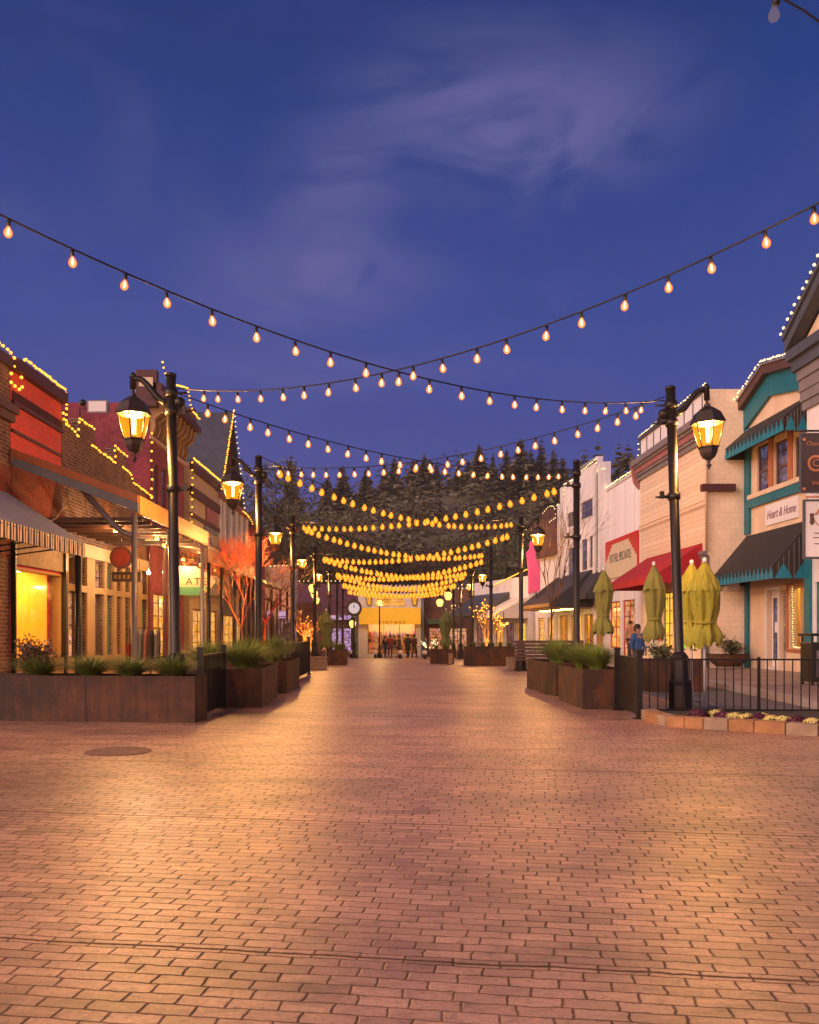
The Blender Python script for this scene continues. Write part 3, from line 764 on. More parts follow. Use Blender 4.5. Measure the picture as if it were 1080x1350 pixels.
for i in range(7):
    far = i >= 2; r = (.048, .058, .080, .103, .122, .132, .14)[i]
    n = (21, 23, 29, 31, 31, 30, 29)[i]
    sg = (.78, .72, .80, .75, .7, .7, .7)[i]
    d0, d1, e0, e1, sa_, sb_ = ((.34, .08, .48, .08, .75, .75), (.0, .1, .15, .1, .45, .50), (.3, .3, -.1, .1, .65, .45), (.2, .2, .0, .0, .6, .55), (.1, .1, .0, .0, .6, .6), (0, 0, 0, 0, .6, .6), (0, 0, 0, 0, .6, .6))[i]
    string(cab(LEFT_TOP[i], d0, .1), cab(RIGHT_TOP[i + 1], d1, -.1), sa_, n, 'string of glowing bulbs from the %s left lamp post to the %s right one' % (ORD[i], ORD[i + 1]), r, far)
    string(cab(RIGHT_TOP[i], e0, -.1), cab(LEFT_TOP[i + 1], e1, .1), sb_, n, 'string of glowing bulbs from the %s right lamp post to the %s left one' % (ORD[i], ORD[i + 1]), r, far)
# the unlit bulb at the top edge of the picture, on a cable close to the camera
root = thing('string_lights', 'dark cable with one unlit clear bulb at the top edge of the sky', 'string lights', tuple(P(1010, -30, 5.5)), 0, 'strings of bulbs crossing over the street')
o0 = P(1010, -30, 5.5)
MB().tube([P(x, y, 5.5) - o0 for x, y in ((960, -40), (1010, -22), (1035, 0), (1060, 14), (1085, 32), (1130, 66), (1200, 110))], .007, 6).build('cable', 'black_metal', root)
pb = P(1020.5, 17, 5.5) - o0
b_ = MB().lathe([(.006, -.05), (.026, -.045), (.035, -.025), (.034, -.005), (.018, .025), (.013, .05)], 12); b_.v = [(x + pb.x, y + pb.y, z + pb.z) for x, y, z in b_.v]
bb = b_.build('bulb', 'bulb_clear', root)
s_ = MB().lathe([(.018, .045), (.024, .05), (.022, .12), (.015, .16)], 10); s_.v = [(x + pb.x + .012, y + pb.y, z + pb.z) for x, y, z in s_.v]
s_.build('socket', 'black_metal', bb)

# ================================================================ buildings
def at_fix(s, px, out=0.0):
    n = Vector((-s.u.y, s.u.x)); a = s.a + n * out; k = (px - CX) / F
    m = (k * a.y - a.x) / (s.u.x - k * s.u.y)
    return m, a.y + s.u.y * m
Front.at = at_fix
WALLTXT = (R(90), 0, R(180))
def poly_pts(fr, pts, out=0.0): return [fr.p(x, y, out) for x, y in pts]
paint('yellow_wall', (.9, .50, .02), .6, .08, 1, .02)
paint('peach_wall', (.72, .45, .2), .6, .1, 1, .02)
paint('white_wall', (.8, .72, .6), .6, .1, 1, .02)

# ---- right side, from the camera outwards
# 1 gabled house at the right edge
fr = Front((12.62, 18.5), (12.62, 26.9), 'R', .15); Lw = fr.L
g = fr.root('gabled_building', 'white and grey building with a pointed gable edged in bulbs, beside the teal trimmed one')
h1 = fr.hole(1074, 1120, 765, 858); hu = fr.hole(1100, 1150, 590, 690)
shell(Lw, 8, 9.9, [h1, hu]).build('wall', 'white_paint', g)
window(g, h1, 'teal', 'lit_yellow', nx=2); window(g, hu, 'grey_trim', 'dark_window', nx=2)
mb = MB()
for k, (z0, z1, pr) in enumerate(((8.0, 8.25, .10), (8.25, 8.55, .16), (8.55, 8.9, .20), (8.9, 9.2, .26))): mb.box(-.05, Lw + .12, .003, pr, z0, z1 - .004)
mb.build('frieze', 'grey_trim', g)
MB().box(-.3, Lw + .36, .0031, .50, 9.55, 9.86).box(-.3, Lw + .28, .0032, .36, 9.2, 9.55).build('cornice', 'slate_roof', g)
apex = 9.9 + (Lw / 2 + .35) * .60
MB().prism([(-.2, 9.87), (Lw + .2, 9.87), (Lw / 2, apex - .2)], .0, .12).build('pediment', 'stucco_peach', g)
mb = MB()
for s in (0, 1):
    x0, x1 = (-.38, Lw / 2) if s == 0 else (Lw + .38, Lw / 2)
    mb.prism([(x0, 9.865), (x1, apex - .1), (x1, apex + .26), (x0, 10.2)][::1 if s else -1], .13, .52)
    mb.prism([(x0, 10.2), (x1, apex + .26), (x1, apex + .40), (x0, 10.36)][::1 if s else -1], -8, .60)
mb.build('roof', 'slate_roof', g)
MB().box(Lw - .35, Lw, .003, .09, -.5, 3.6).build('corner_post', 'teal', g)
n_ = Vector((-fr.u.y, fr.u.x))
def W(fr, x, y, z): v = fr.a + fr.u * x + n_of(fr) * y; return Vector((v.x, v.y, z + fr.base))
def n_of(fr): return Vector((-fr.u.y, fr.u.x))
light_line('bulbs climbing the gable at the right edge of the picture', [W(fr, Lw + .38, .62, 10.42), W(fr, Lw / 2, .62, apex + .46)], .27, .05, 'fairy_white')
# hanging signs on that house
s1 = thing('hanging_sign', 'dark square sign with a copper letter C in a ring, hanging above the white sign', 'sign', (0, 0, 0))
Zs = 25.6
def sign_box(root, x0, x1, y0, y1, Z, mat, name='board', th=.05):
    a, b = P(x0, y1, Z), P(x1, y0, Z)
    return MB().box(a.x, b.x, Z - th / 2, Z + th / 2, a.z, b.z).build(name, mat, root)
c0 = P(1072, 610, Zs); s1.location = c0
def shift(root):        # children drawn in world space move under their thing
    for ch in root.children: ch.location = Vector(ch.location) - Vector(root.location)
b1 = sign_box(s1, 1056, 1088, 573, 648, Zs, 'sign_dark')
MB().box(*[v for v in (P(1054.5, 0, Zs).x, P(1056, 0, Zs).x)], Zs - .05, Zs + .05, H_(650, Zs), H_(571, Zs)).box(P(1056, 0, Zs).x, P(1088, 0, Zs).x, Zs - .05, Zs + .05, H_(573, Zs) + .001, H_(571, Zs)).box(P(1056, 0, Zs).x, P(1088, 0, Zs).x, Zs - .05, Zs + .05, H_(650, Zs), H_(648, Zs) - .001).build('frame', 'slate_roof', s1)
mb = MB(); rr_ = .235; q = []
n = 24
vs = []
for k in range(n):
    a = 2 * PI * k / n
    for r_ in (.24, .17): vs.append((P(1075, 0, Zs).x + r_ * math.cos(a), Zs - .032, H_(611, Zs) + r_ * math.sin(a)))
mb.add(vs, [(2 * k, (2 * k + 2) % (2 * n), (2 * k + 3) % (2 * n), 2 * k + 1) for k in range(n)])
mb.build('ring', 'sign_copper', s1)
text('lettering', 'C', .30, 'sign_copper', s1, (P(1075, 0, Zs).x, Zs - .034, H_(611, Zs)), (R(90), 0, 0), .004)
text('lettering', 'Choco', .17, 'sign_copper', s1, (P(1073, 0, Zs).x, Zs - .034, H_(585, Zs)), (R(90), 0, 0), .004)
text('lettering', 'SAL', .15, 'sign_copper', s1, (P(1075, 0, Zs).x, Zs - .034, H_(637, Zs)), (R(90), 0, 0), .004)
for yy_ in (580, 645): MB().tube([P(1059, yy_, Zs) - Vector((0, .05, 0)), P(1059, yy_, Zs) - Vector((0, .07, 0))], .05, 8).build('bolt', 'sign_copper', s1)
MB().tube([P(1050, 568, Zs), P(1092, 568, Zs)], .03, 8).tube([P(1059, 568, Zs), P(1059, 572, Zs)], .012, 6).tube([P(1085, 568, Zs), P(1085, 572, Zs)], .012, 6).build('bracket', 'black_metal', s1)
shift(s1)
s2 = thing('hanging_sign', 'white upright sign with a brown jug drawn on it, hanging below the dark sign', 'sign', P(1072, 700, Zs))
sign_box(s2, 1061, 1090, 661, 734, Zs, 'sign_white')
MB().box(P(1059, 0, Zs).x, P(1061, 0, Zs).x, Zs - .05, Zs + .05, H_(737, Zs), H_(659, Zs)).box(P(1061, 0, Zs).x, P(1090, 0, Zs).x, Zs - .05, Zs + .05, H_(737, Zs), H_(734.1, Zs)).box(P(1061, 0, Zs).x, P(1090, 0, Zs).x, Zs - .05, Zs + .05, H_(660.9, Zs), H_(658.5, Zs)).build('frame', 'slate_roof', s2)
jug = [(1067, 677), (1073, 677), (1072, 681), (1073.5, 685), (1073, 690), (1070, 693), (1067, 690), (1067.5, 684)]
MB().prism([(P(x, y, Zs).x, P(x, y, Zs).z) for x, y in jug[::-1]], Zs - .034, Zs - .028).build('jug', 'rail_brown', s2)
MB().tube([P(1073, 686, Zs) - Vector((0, .035, 0)), P(1077, 692, Zs) - Vector((0, .035, 0)), P(1083, 693, Zs) - Vector((0, .035, 0)), P(1087, 689, Zs) - Vector((0, .035, 0))], .012, 5).tube([P(1074, 679, Zs) - Vector((0, .035, 0)), P(1078, 674, Zs) - Vector((0, .035, 0)), P(1082, 668, Zs) - Vector((0, .035, 0))], .03, 5).build('drawn_swirl', 'sign_copper', s2)
for yy_, w in ((703, 9), (709, 11), (717, 8)):
    MB().box(P(1077 - w / 2, 0, Zs).x, P(1077 + w, 0, Zs).x, Zs - .033, Zs - .028, H_(yy_ + .6, Zs), H_(yy_ - .6, Zs)).build('faded_line', 'slate_roof', s2)
MB().tube([P(1062, 655, Zs), P(1092, 655, Zs)], .025, 8).tube([P(1065, 655, Zs), P(1065, 659, Zs)], .012, 6).build('bracket', 'sign_copper', s2)
shift(s2)

# 2 teal house
fr = Front((12.98, 26.95), (12.98, 32.35), 'R', .15); Lw = fr.L
tb = fr.root('teal_trimmed_building', 'narrow cream building with teal trim, an arched parapet and two pointed teal awnings')
hw = [fr.hole(998, 1014, 585, 656), fr.hole(1021, 1038, 580, 649), fr.hole(1047, 1059, 575, 640)]
hd = fr.hole(1012, 1027, 778, 879); hl = fr.hole(1040, 1066, 772, 856); hs = fr.hole(1029, 1036, 778, 870)
shell(Lw, 9, 8.6, hw + [hd, hl, hs], floors=(4.2,)).build('wall', 'stucco_peach', tb)
for h in hw: window(tb, h, 'trim_brown', 'dark_window', nz=2, t=.09)
# brown uprights and curtains between the panes
for px in (1017.5, 1043):
    a, _ = fr.at(px); MB().box(a - .16, a + .16, .003, .05, 6.15, 8.0).build('pilaster', 'orange_wood', tb)
for h in hw: MB().box(h[0] + .14, h[0] + .42, -.24, -.20, h[2] + .1, h[3] - .1).build('curtain', 'white_paint', tb)
window(tb, hs, 'cream_paint', 'lit_dim', nz=2)
room(tb, hl[0] - .3, hl[1] + .2, .5, 3.2, -1.6, -.3, 'yellow_wall', 'ceiling_yellow', .3, ['wood_slats', 'bark_pale', 'trim_brown', 'petal_yellow', 'coat_red'])
window(tb, hl, 'cream_paint', 'pane_glass', nx=2)
door = MB().box(hd[0] + .02, hd[1] - .02, -.2, -.14, hd[2] + .0, hd[3]).build('door', 'white_paint', tb)
MB().box(hd[0] + .16, hd[1] - .16, -.138, -.128, hd[2] + .25, hd[3] - .25).build('pane', 'dark_window', door)
MB().box(hd[0] + .3, hd[1] - .3, -.126, -.12, 1.25, 1.6).build('notice', 'sign_white', door)
MB().tube([(hd[0] + .12, -.13, 1.0), (hd[0] + .12, -.08, 1.0), (hd[0] + .12, -.08, 1.2)], .015, 6).build('handle', 'grey_metal', door)
casing(tb, hd, 'white_trim', .1); casing(tb, hl, 'orange_wood', .1)
arch_o = poly_pts(fr, [(984, 720), (984, 541), (1018, 493), (1055, 483), (1071, 494)]); xr = 0.02
def clampx(p, L): return [(min(max(x, 0), L), z) for x, z in p]
apx = clampx(arch_o, Lw)
prof = [(Lw, 8.6), (Lw, apx[1][1]), apx[2], apx[3], (0.0, apx[4][1] - .3), (0, 8.6)]
MB().prism(prof, -.5, -.001).build('parapet', 'stucco_peach', tb)
# teal band following the arch, then a brown moulding over it
def band(pts, w0, w1, y0, y1):      # pts: (x, z) along the arch; band between offsets w0, w1 above it
    mb = MB()
    for i in range(len(pts) - 1):
        (xa, za), (xb, zb) = pts[i], pts[i + 1]
        mb.prism([(xa, za + w0), (xb, zb + w0), (xb, zb + w1), (xa, za + w1)], y0, y1)
    return mb
ar = [(Lw, prof[1][1]), prof[2], prof[3], (0, prof[4][1])]
band(ar, -.75, -.0, .003, .12).box(Lw - .42, Lw + .0, .0034, .10, 4.8, prof[1][1] - .74).box(0, .4, .0034, .10, 4.8, prof[4][1] - .74).build('arch_band', 'teal', tb)
band(ar, .0, .30, -.3, .32).build('arch_moulding', 'trim_brown', tb)
band(ar, .30, .36, -.32, .38).build('arch_coping', 'grey_trim', tb)
MB().box(.42, Lw - .43, .003, .16, 6.0, 6.16).build('window_ledge', 'stucco_peach', tb)
MB().box(.41, Lw - .43, .003, .13, 5.70, 5.995).build('belt', 'teal', tb)
def tri_awning(root, x0, x1, zt, zb, out, val, nearx):
    a = awning(root, x0, x1, zt, zb, out, 'dark_canvas', val, 'dark_canvas', ends=True)
    # pointed teal pennants along the front edge and the near end
    mb = MB(); n = int((x1 - x0) / .31); y = out + .045
    for i in range(n):
        xa = x0 + (x1 - x0) * i / n; xb = x0 + (x1 - x0) * (i + 1) / n
        mb.prism([(xa, zb - val), (xb, zb - val), ((xa + xb) / 2, zb - .02)], y, y + .006)
    mb.build('pennants', 'teal_light', a)
    MB().box(x0, x1, out + .036, out + .042, zb - val, zb - val * .55).build('valance_band', 'teal', a)
    mb = MB()
    for i in range(2):
        ya, yb = out * i / 2 + .03, out * (i + 1) / 2
        mb.prismx([(ya, zb - val), (yb, zb - val), ((ya + yb) / 2, zb + .05)], nearx - .012, nearx - .004)
    mb.build('end_pennants', 'teal_light', a)
    mb = MB()
    for i in range(7):
        y_ = out * (i + .6) / 7.4; mb.box(nearx - .010, nearx - .003, y_ - .008, y_ + .008, zb - val + .02, zt - (zt - zb) * y_ / out - .05)
    mb.build('end_stripes', 'grey_trim', a)
tri_awning(tb, .55, Lw - .02, 8.62, 7.95, .76, .42, .55)
tri_awning(tb, .35, Lw - .02, 4.75, 3.35, 1.17, .42, .35)
sg = fr.p(1011, 684)[0], fr.p(1054, 674)[0]
bd = MB().box(min(sg), max(sg), .0031, .05, 4.92, 5.62).build('sign_board', 'sign_white', tb)
text('lettering', 'Heart & Home', .42, 'ink_purple', bd, (sum(sg) / 2, .056, 5.25), WALLTXT, .004, shear=.35, sx=.86)
MB().box(Lw - .30, Lw - .04, .0035, .10, -.3, 3.3).build('corner_post', 'teal', tb)
light_line('bulbs over the arched parapet of the teal trimmed building', [W(fr, x, .42, z + .42) for x, z in ar], .16, .04, 'fairy_white')
pts = []
for x, z in ((hl[1] - .1, 3.0), (hl[1] - .15, .8), (hl[0] + .1, .72)): pts.append(W(fr, x, -.07, z))
light_line('tiny lights framing the lit shop window beside the teal post', pts, .085, .018, 'fairy_white', 'lights around shop windows', 'window_lights', wire=False, jit=.015)

# 3 cream sided building
fr = Front((11.6, 32.4), (11.6, 41.1), 'R', .18); Lw = fr.L
cb = fr.root('cream_building', 'big cream building with level boards above a red awning and a blank painted side wall')
ent = fr.hole(818, 843, 778, 866); w1 = fr.hole(876, 888, 776, 850); w2 = fr.hole(893, 906, 770, 855); w3 = fr.hole(852, 866, 778, 855); w4 = fr.hole(912, 930, 768, 855)
ent = (max(ent[0], 0), min(ent[1], Lw - .1), 0.0, ent[3])
ent = (Lw - 2.6, Lw - .35, 0, 3.0)
w3 = (Lw - 4.6, Lw - 3.3, .5, 2.9); w1 = (Lw - 6.2, Lw - 5.0, .5, 2.9); w2 = (1.2, 2.2, .5, 2.9)
shell(Lw, 10, 10.1, [ent, w1, w2, w3], floors=(3.8,)).build('wall', 'block_cream', cb)
room(cb, ent[0] - .2, ent[1] + .05, .02, 3.4, -3.0, -.3, 'white_wall', 'ceiling_glow_white', .6, ['white_trim', 'coat_red', 'petal_yellow', 'skin', 'denim'])
for h, pn_ in ((w1, 'lit_green'), (w2, 'lit_yellow'), (w3, 'lit_yellow')):
    if pn_ == 'lit_green' and pn_ not in M: litwin('lit_green', (.03, .12, .0), (.35, 1.0, .05), .8, 2, (.35, .6))
    window(cb, h, 'green_paint', pn_, nx=2)
MB().box(0.02, Lw - .02, .003, .035, 3.95, 8.2).build('siding', 'cream_siding', cb)
mb = MB()
for z0, z1, pr in ((8.2, 8.4, .12), (8.4, 8.52, .2), (8.75, 8.86, .34), (8.86, 9.12, .44)): mb.box(-.0, Lw + .15, .0031, pr, z0, z1 - .003)
mb.build('cornice', 'grey_trim', cb); MB().box(.0, Lw + .12, .0032, .26, 8.52, 8.75).build('cornice_band', 'pink_trim', cb)
MB().prismx([(.05, 8.2), (.05, 7.85), (.28, 8.15), (.44, 9.12), (.05, 9.12)], Lw + .151, Lw + .33).build('cornice_end', 'pink_trim', cb)
MB().box(0, Lw, .0405, .09, 5.92, 6.06).box(0, Lw, .041, .13, 6.06, 6.10).build('belt', 'cream_siding', cb)
for i in range(58): MB().box(.1 + i * .148, .16 + i * .148, .0411, .08, 5.84, 5.918).build('dentil', 'stucco_cream', cb)
MB().box(0.5, Lw, -.10, .02, 9.122, 10.08).build('parapet', 'white_paint', cb)
mb = MB()
for i in range(9): x = .5 + i * (Lw - .56) / 8; mb.box(x, x + .05, .021, .05, 9.124, 10.0)
mb.box(.45, Lw + .05, -.2, .14, 10.083, 10.2).build('parapet_trim', 'slate_roof', cb)
MB().box(0, Lw, .0405, .14, 3.95, 4.08).box(0, Lw, .0405, .2, 4.08, 4.2).build('shop_cornice', 'grey_trim', cb)
MB().box(-.06, .2, .0036, .2, -.2, 4.05).build('cast_column', 'grey_metal', cb)
aw = awning(cb, .5, Lw - 1.1, 4.55, 3.32, 1.8, 'red_canvas', .26)
MB().box(-.28, -.003, -.9, .3, 6.35, 6.6).build('side_bracket', 'maroon_trim', cb)
MB().tube([(-.12, .12, 10.0), (-.12, .12, 4.2)], .05, 6).build('downpipe', 'stucco_cream', cb)
MB().box(-.35, -.003, -1.0, -.55, 2.75, 3.05).build('wall_box', 'white_trim', cb)
for k in range(5): MB().box(ent[0] - .35, ent[0] - .06, .003, .12, .3 + k * .56, .58 + k * .56).build('pillar_block', 'red_paint' if k % 2 else 'white_trim', cb)
light_line('bulbs along the flat parapet of the cream building', [W(fr, .0, .1, 10.3), W(fr, Lw, .1, 10.27), W(fr, Lw + .1, .1, 9.4)], .27, .038, 'fairy_white')

# 4 plain white building with the red sign
fr = Front((11.6, 41.15), (11.6, 47.5), 'R', .05); Lw = fr.L
wb = fr.root('white_shop_building', 'plain white boarded building with a red and cream stepped sign')
e = (1.0, 3.2, 0, 2.9); e2 = (3.7, 5.8, .5, 2.9)
shell(Lw, 8, 8.85, [e, e2], floors=(3.8,)).build('wall', 'white_boards', wb)
window(wb, e, 'red_paint', 'lit_busy', nx=2); window(wb, e2, 'red_paint', 'lit_amber', nx=2)
MB().box(-.02, Lw + .05, -.3, .08, 8.853, 8.95).build('coping', 'white_trim', wb)
sp = [fr.p(843, 696), fr.p(843, 744), fr.p(800, 765), fr.p(800, 717)]
x0, x1 = sp[0][0], sp[2][0]; zt, zb_ = 6.1, 4.1
rs = MB().box(x0, x1, .003, .08, zb_, zt).build('sign_board', 'red_paint', wb)
w = x1 - x0; st = .1
pl = [(x0 + .12, zb_ + .01)]
for i in range(6): pl += [(x0 + .12 + (w * .22) * i / 5, zb_ + .9 + (.85) * i / 5)] + ([(x0 + .12 + (w * .22) * (i + 1) / 5, zb_ + .9 + .85 * i / 5)] if i < 5 else [])
pr_ = [(x0 + x1 - x, z) for x, z in pl[::-1]]
MB().prism(pl + pr_, .081, .10).build('sign_panel', 'sign_cream', rs)
text('lettering', 'FOOTHILL MERCANTILE', .62, 'ink', rs, ((x0 + x1) / 2, .104, zb_ + 1.0), WALLTXT, .004, sx=.62)
light_line('white lights along the top of the plain white building', [W(fr, 0, .1, 9.02), W(fr, Lw, .1, 9.02)], .2, .04, 'fairy_white')

# 5 white two storey building with stepped parapet
fr = Front((11.6, 47.55), (10.9, 58.0), 'R', -.3); Lw = fr.L
w2b = fr.root('stepped_white_building', 'two storey white building with stepped parapet and dark upper windows')
hs_ = [fr.hole(766, 784, 659, 682), fr.hole(748, 759, 675, 694), fr.hole(749, 756.5, 722, 760), fr.hole(767, 774, 711, 752), fr.hole(777, 785, 706, 748)]
hg = [fr.hole(722, 741, 803, 841) if False else (Lw - 2.6, Lw - .5, .5, 2.7), (Lw - 5.4, Lw - 3.2, .5, 2.7), (Lw - 8.0, Lw - 6.0, .5, 2.7), (.5, 2.0, .5, 2.7)]
shell(Lw, 8, 9.7, hs_ + hg, floors=(3.6,)).build('wall', 'white_paint', w2b)
for i, h in enumerate(hs_): window(w2b, h, 'grey_trim', 'dark_window', nx=2 if i < 2 else 1, nz=2 if i < 2 else 3)
for h in hg: window(w2b, h, 'tan_paint', 'pane_glass', nx=2)
room(w2b, .35, Lw - .35, .3, 3.2, -2.8, -.3, 'yellow_wall', 'ceiling_yellow', .45, ['wood_slats', 'coat_red', 'petal_yellow', 'tan_paint', 'sign_cream'], 4)
seg = [(734, 743, 9.9), (743, 760, 11.05), (760, 787, 11.45), (787, 797, 10.9)]
for pa, pb_, z in seg:
    xa, xb = fr.at(pb_)[0], fr.at(pa)[0]; xa = max(xa, 0); xb = min(xb, Lw)
    MB().box(xa, xb, -.35, -.001, 9.703, z).build('parapet', 'white_paint', w2b)
for px in (744, 788, 795): x = fr.at(px)[0]; MB().box(x - .22, x + .22, .003, .22, 3.9, 10.8).build('pilaster', 'white_trim', w2b)
MB().box(fr.at(790.5)[0] - .1, fr.at(790.5)[0] + .1, .003, .12, 5.2, 10.4).build('downpipe', 'slate_roof', w2b)
for i in range(14): x = fr.at(786)[0] + i * .3; MB().box(x, x + .1, .003, .06, 11.15, 11.4).build('dentil', 'grey_trim', w2b)
awning(w2b, .1, 2.4, 5.2, 3.7, 1.1, 'dark_awning', .25)
a_ = awning(w2b, 2.5, Lw - .05, 5.2, 3.3, 2.5, 'dark_awning', .22, 'tan_paint')
MB().box(2.55, Lw - .1, .3, 2.45, 3.0, 3.05).build('soffit', 'tan_paint', a_)
for k in range(3): MB().box(3.4 + k * 2.6, 4.4 + k * 2.6, .9, 1.4, 2.94, 2.995).build('soffit_light', 'ceiling_glow', a_)
light_line('white lights stepping up the parapet of the two storey white building', fl(fr, [(734, 666), (743, 661), (743.2, 639), (759, 631), (760, 626), (786, 605), (787, 621), (797, 618)]), .3, .04, 'fairy_white')

# 6 brown shingled mansard
fr = Front((10.85, 58.1), (10.2, 62.5), 'R', -.5); Lw = fr.L
bm_ = fr.root('mansard_building', 'pale building under a brown shingled mansard roof behind the pink cut-out')
h = [(.6, 1.8, 1.0, 2.8), (2.4, 3.8, 1.0, 2.8)]
shell(Lw, 7, 7.1, h).build('wall', 'white_paint', bm_)
for q in h: window(bm_, q, 'tan_paint', 'lit_amber')
MB().prismx([(.55, 6.9), (.05, 9.4), (-.5, 9.4), (-.5, 6.9)], -.1, Lw + .1).build('mansard_roof', 'shingle_brown', bm_)
MB().box(.4, 3.0, -.6, .0, 9.41, 10.1).build('roof_box', 'trim_brown', bm_)
light_line('few lights on the box above the brown mansard roof', fl(fr, [(716, 676), (724, 667), (731, 668), (733, 682), (725, 688)]), .35, .04, 'fairy_white')
pk = thing('pink_cutout_sign', 'tall pink cut-out figure shape standing above the dark awnings', 'sign', P(702, 783, 55.5))
sh = [(520, 775), (605, 750), (606, 560), (600, 535), (582, 528), (572, 500), (582, 430), (578, 392), (590, 330), (572, 310), (560, 385), (540, 392), (526, 412), (530, 450), (505, 480), (512, 530), (520, 600)]
pts = [P(600 + x / 5.4, 640 + y / 5.4, 55.5) - P(702, 783, 55.5) for x, y in sh]
MB().prism([(p.x, p.z) for p in pts], -.08, .08).build('cutout', 'pink_panel', pk, .02)
MB().tube([(.25, .1, -.8), (.25, .1, 2.2)], .05, 6).build('stay', 'grey_metal', pk)

# 7 low shops with dark awnings
fr = Front((9.75, 62.6), (6.9, 73.0), 'R', -.6); Lw = fr.L
lb = fr.root('low_shop_building', 'low white shop with a lit parapet line and long slate coloured awnings')
hh = [(x, x + 1.5, .5, 2.6) for x in (.6, 2.6, 4.7, 6.8, 8.8)]
shell(Lw, 7, 5.9, hh, floors=(3.3,)).build('wall', 'white_paint', lb)
for i, q in enumerate(hh): window(lb, q, 'orange_wood', ('lit_yellow', 'lit_dim', 'lit_amber', 'lit_bottles', 'lit_dim')[i], nx=2)
awning(lb, 3.4, Lw - .1, 4.9, 3.4, 2.2, 'slate_roof', .25)
awning(lb, .1, 3.2, 4.4, 3.2, 2.4, 'white_trim', .3)
light_line('golden line of lights along the low white parapet', fl(fr, [(695, 750.5), (646, 774)]), .14, .045, 'fairy_warm')

# ---- the end of the street
fr = Front((-2.65, 73.0), (2.5, 73.0), 'E', -.72); Lw = fr.L
es = fr.root('yellow_awning_shop', 'white shop at the end of the street with a glowing yellow awning')
op = fr.hole(485, 548, 823, 866); op = (op[0], op[1], .25, 2.85)
shell(Lw, 6, 5.9, [op]).build('wall', 'white_paint', es)
room(es, op[0] - .3, op[1] + .3, .1, 3.2, -3.0, -.3, 'yellow_wall', 'ceiling_glow', 1.1, ['wood_slats', 'coat_red', 'petal_yellow', 'coat_dark', 'red_paint', 'white_trim'], 2)
window(es, op, 'trim_brown', 'pane_glass', nx=3)
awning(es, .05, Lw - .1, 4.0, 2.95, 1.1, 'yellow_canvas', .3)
text('lettering', 'VINTAGE', .34, 'ink', es.children[-1], (Lw / 2 - .2, 1.16, 2.80), WALLTXT, .004, space=1.7)
for x0 in (.35, Lw - 1.05):
    MB().prism([(x0, 4.15), (x0 + .3, 4.15), (x0 + .55, 5.3), (x0 - .15, 5.3)] , .003, .06).build('flared_bracket', 'trim_brown', es)
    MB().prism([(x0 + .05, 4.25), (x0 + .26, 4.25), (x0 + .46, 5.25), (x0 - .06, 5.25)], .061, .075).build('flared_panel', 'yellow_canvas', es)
n = 12; arc = [(Lw / 2 + 1.3 * math.cos(PI * k / n), 4.15 + 1.05 * math.sin(PI * k / n)) for k in range(n + 1)]
MB().prism(arc, .003, .05).build('fanlight', 'lit_amber', es)
MB().box(-.25, .0, -.4, .15, -.4, 5.2).build('corner_pillar', 'blue_grey', es); MB().box(Lw, Lw + .35, -.4, .1, -.4, 4.6).build('corner_pillar', 'blue_grey', es)

fr = Front((-8.2, 74.0), (-2.75, 74.0), 'E', -.75); Lw = fr.L
ms = fr.root('maroon_roofed_shop', 'low shop with maroon metal roof at the left end of the street behind the clock')
hh = [(.5, 2.2, .4, 2.4), (2.6, 4.0, .4, 2.4), (4.5, 5.2, .4, 2.3)]
shell(Lw, 6, 3.9, hh).build('wall', 'brick_dark', ms)
for i, q in enumerate(hh): window(ms, q, 'trim_brown', ('lit_pinkish', 'lit_bottles', 'lit_amber')[i], nx=2)
MB().prismx([(1.2, 3.6), (-2.5, 6.2), (-2.5, 6.05), (1.2, 3.45)], -.1, Lw + .3).build('roof', 'maroon_metal_roof', ms)
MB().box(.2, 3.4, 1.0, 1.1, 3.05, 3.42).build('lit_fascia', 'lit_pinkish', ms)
light_line('dotted white lights above the maroon roofed shop', [P(389, 766, 73), P(472, 766, 73)], .36, .05, 'fairy_white')

fr = Front((2.85, 74.0), (8.8, 74.0), 'E', -.75); Lw = fr.L
bs = fr.root('brick_corner_shop', 'dark red brick shop with gold letters at the right end of the street')
hh = [(.4, 1.9, .4, 2.4), (2.4, 4.0, .4, 2.4), (4.4, 5.6, .4, 2.4)]
shell(Lw, 6, 5.6, hh).build('wall', 'brick_dark', bs)
for i, q in enumerate(hh): window(bs, q, 'trim_brown', ('lit_bottles', 'lit_busy', 'lit_bottles')[i], nx=2)
x = fr.p(609, 806)
text('lettering', 'Stru', 1.15, 'fairy_gold' if 'fairy_gold' in M else 'sign_cream', bs, (x[0], .06, 3.9), WALLTXT, .02)
MB().box(Lw - 2.2, Lw - .1, .003, .9, 2.7, 3.1).build('shop_canopy', 'green_paint', bs)
light_line('dotted white lights along the brick corner shop', [P(589, 776, 73.6), P(641, 775, 73.6)], .3, .05, 'fairy_white')
fr = Front((4.6, 88.0), (8.3, 88.0), 'E', -.9); Lw = fr.L
hb = fr.root('blue_white_house', 'small pale blue house rising behind the brick corner shop')
hh = [(.5, 1.3, 5.0, 6.0), (2.0, 2.8, 5.0, 6.0)]
shell(Lw, 6, 6.6, hh).build('wall', 'corrugated', hb)
for q in hh: window(hb, q, 'white_trim', 'dark_window')
MB().prism([(-.3, 6.6), (Lw + .3, 6.6), (Lw / 2, 8.0)], -6, .3).build('roof', 'slate_roof', hb)

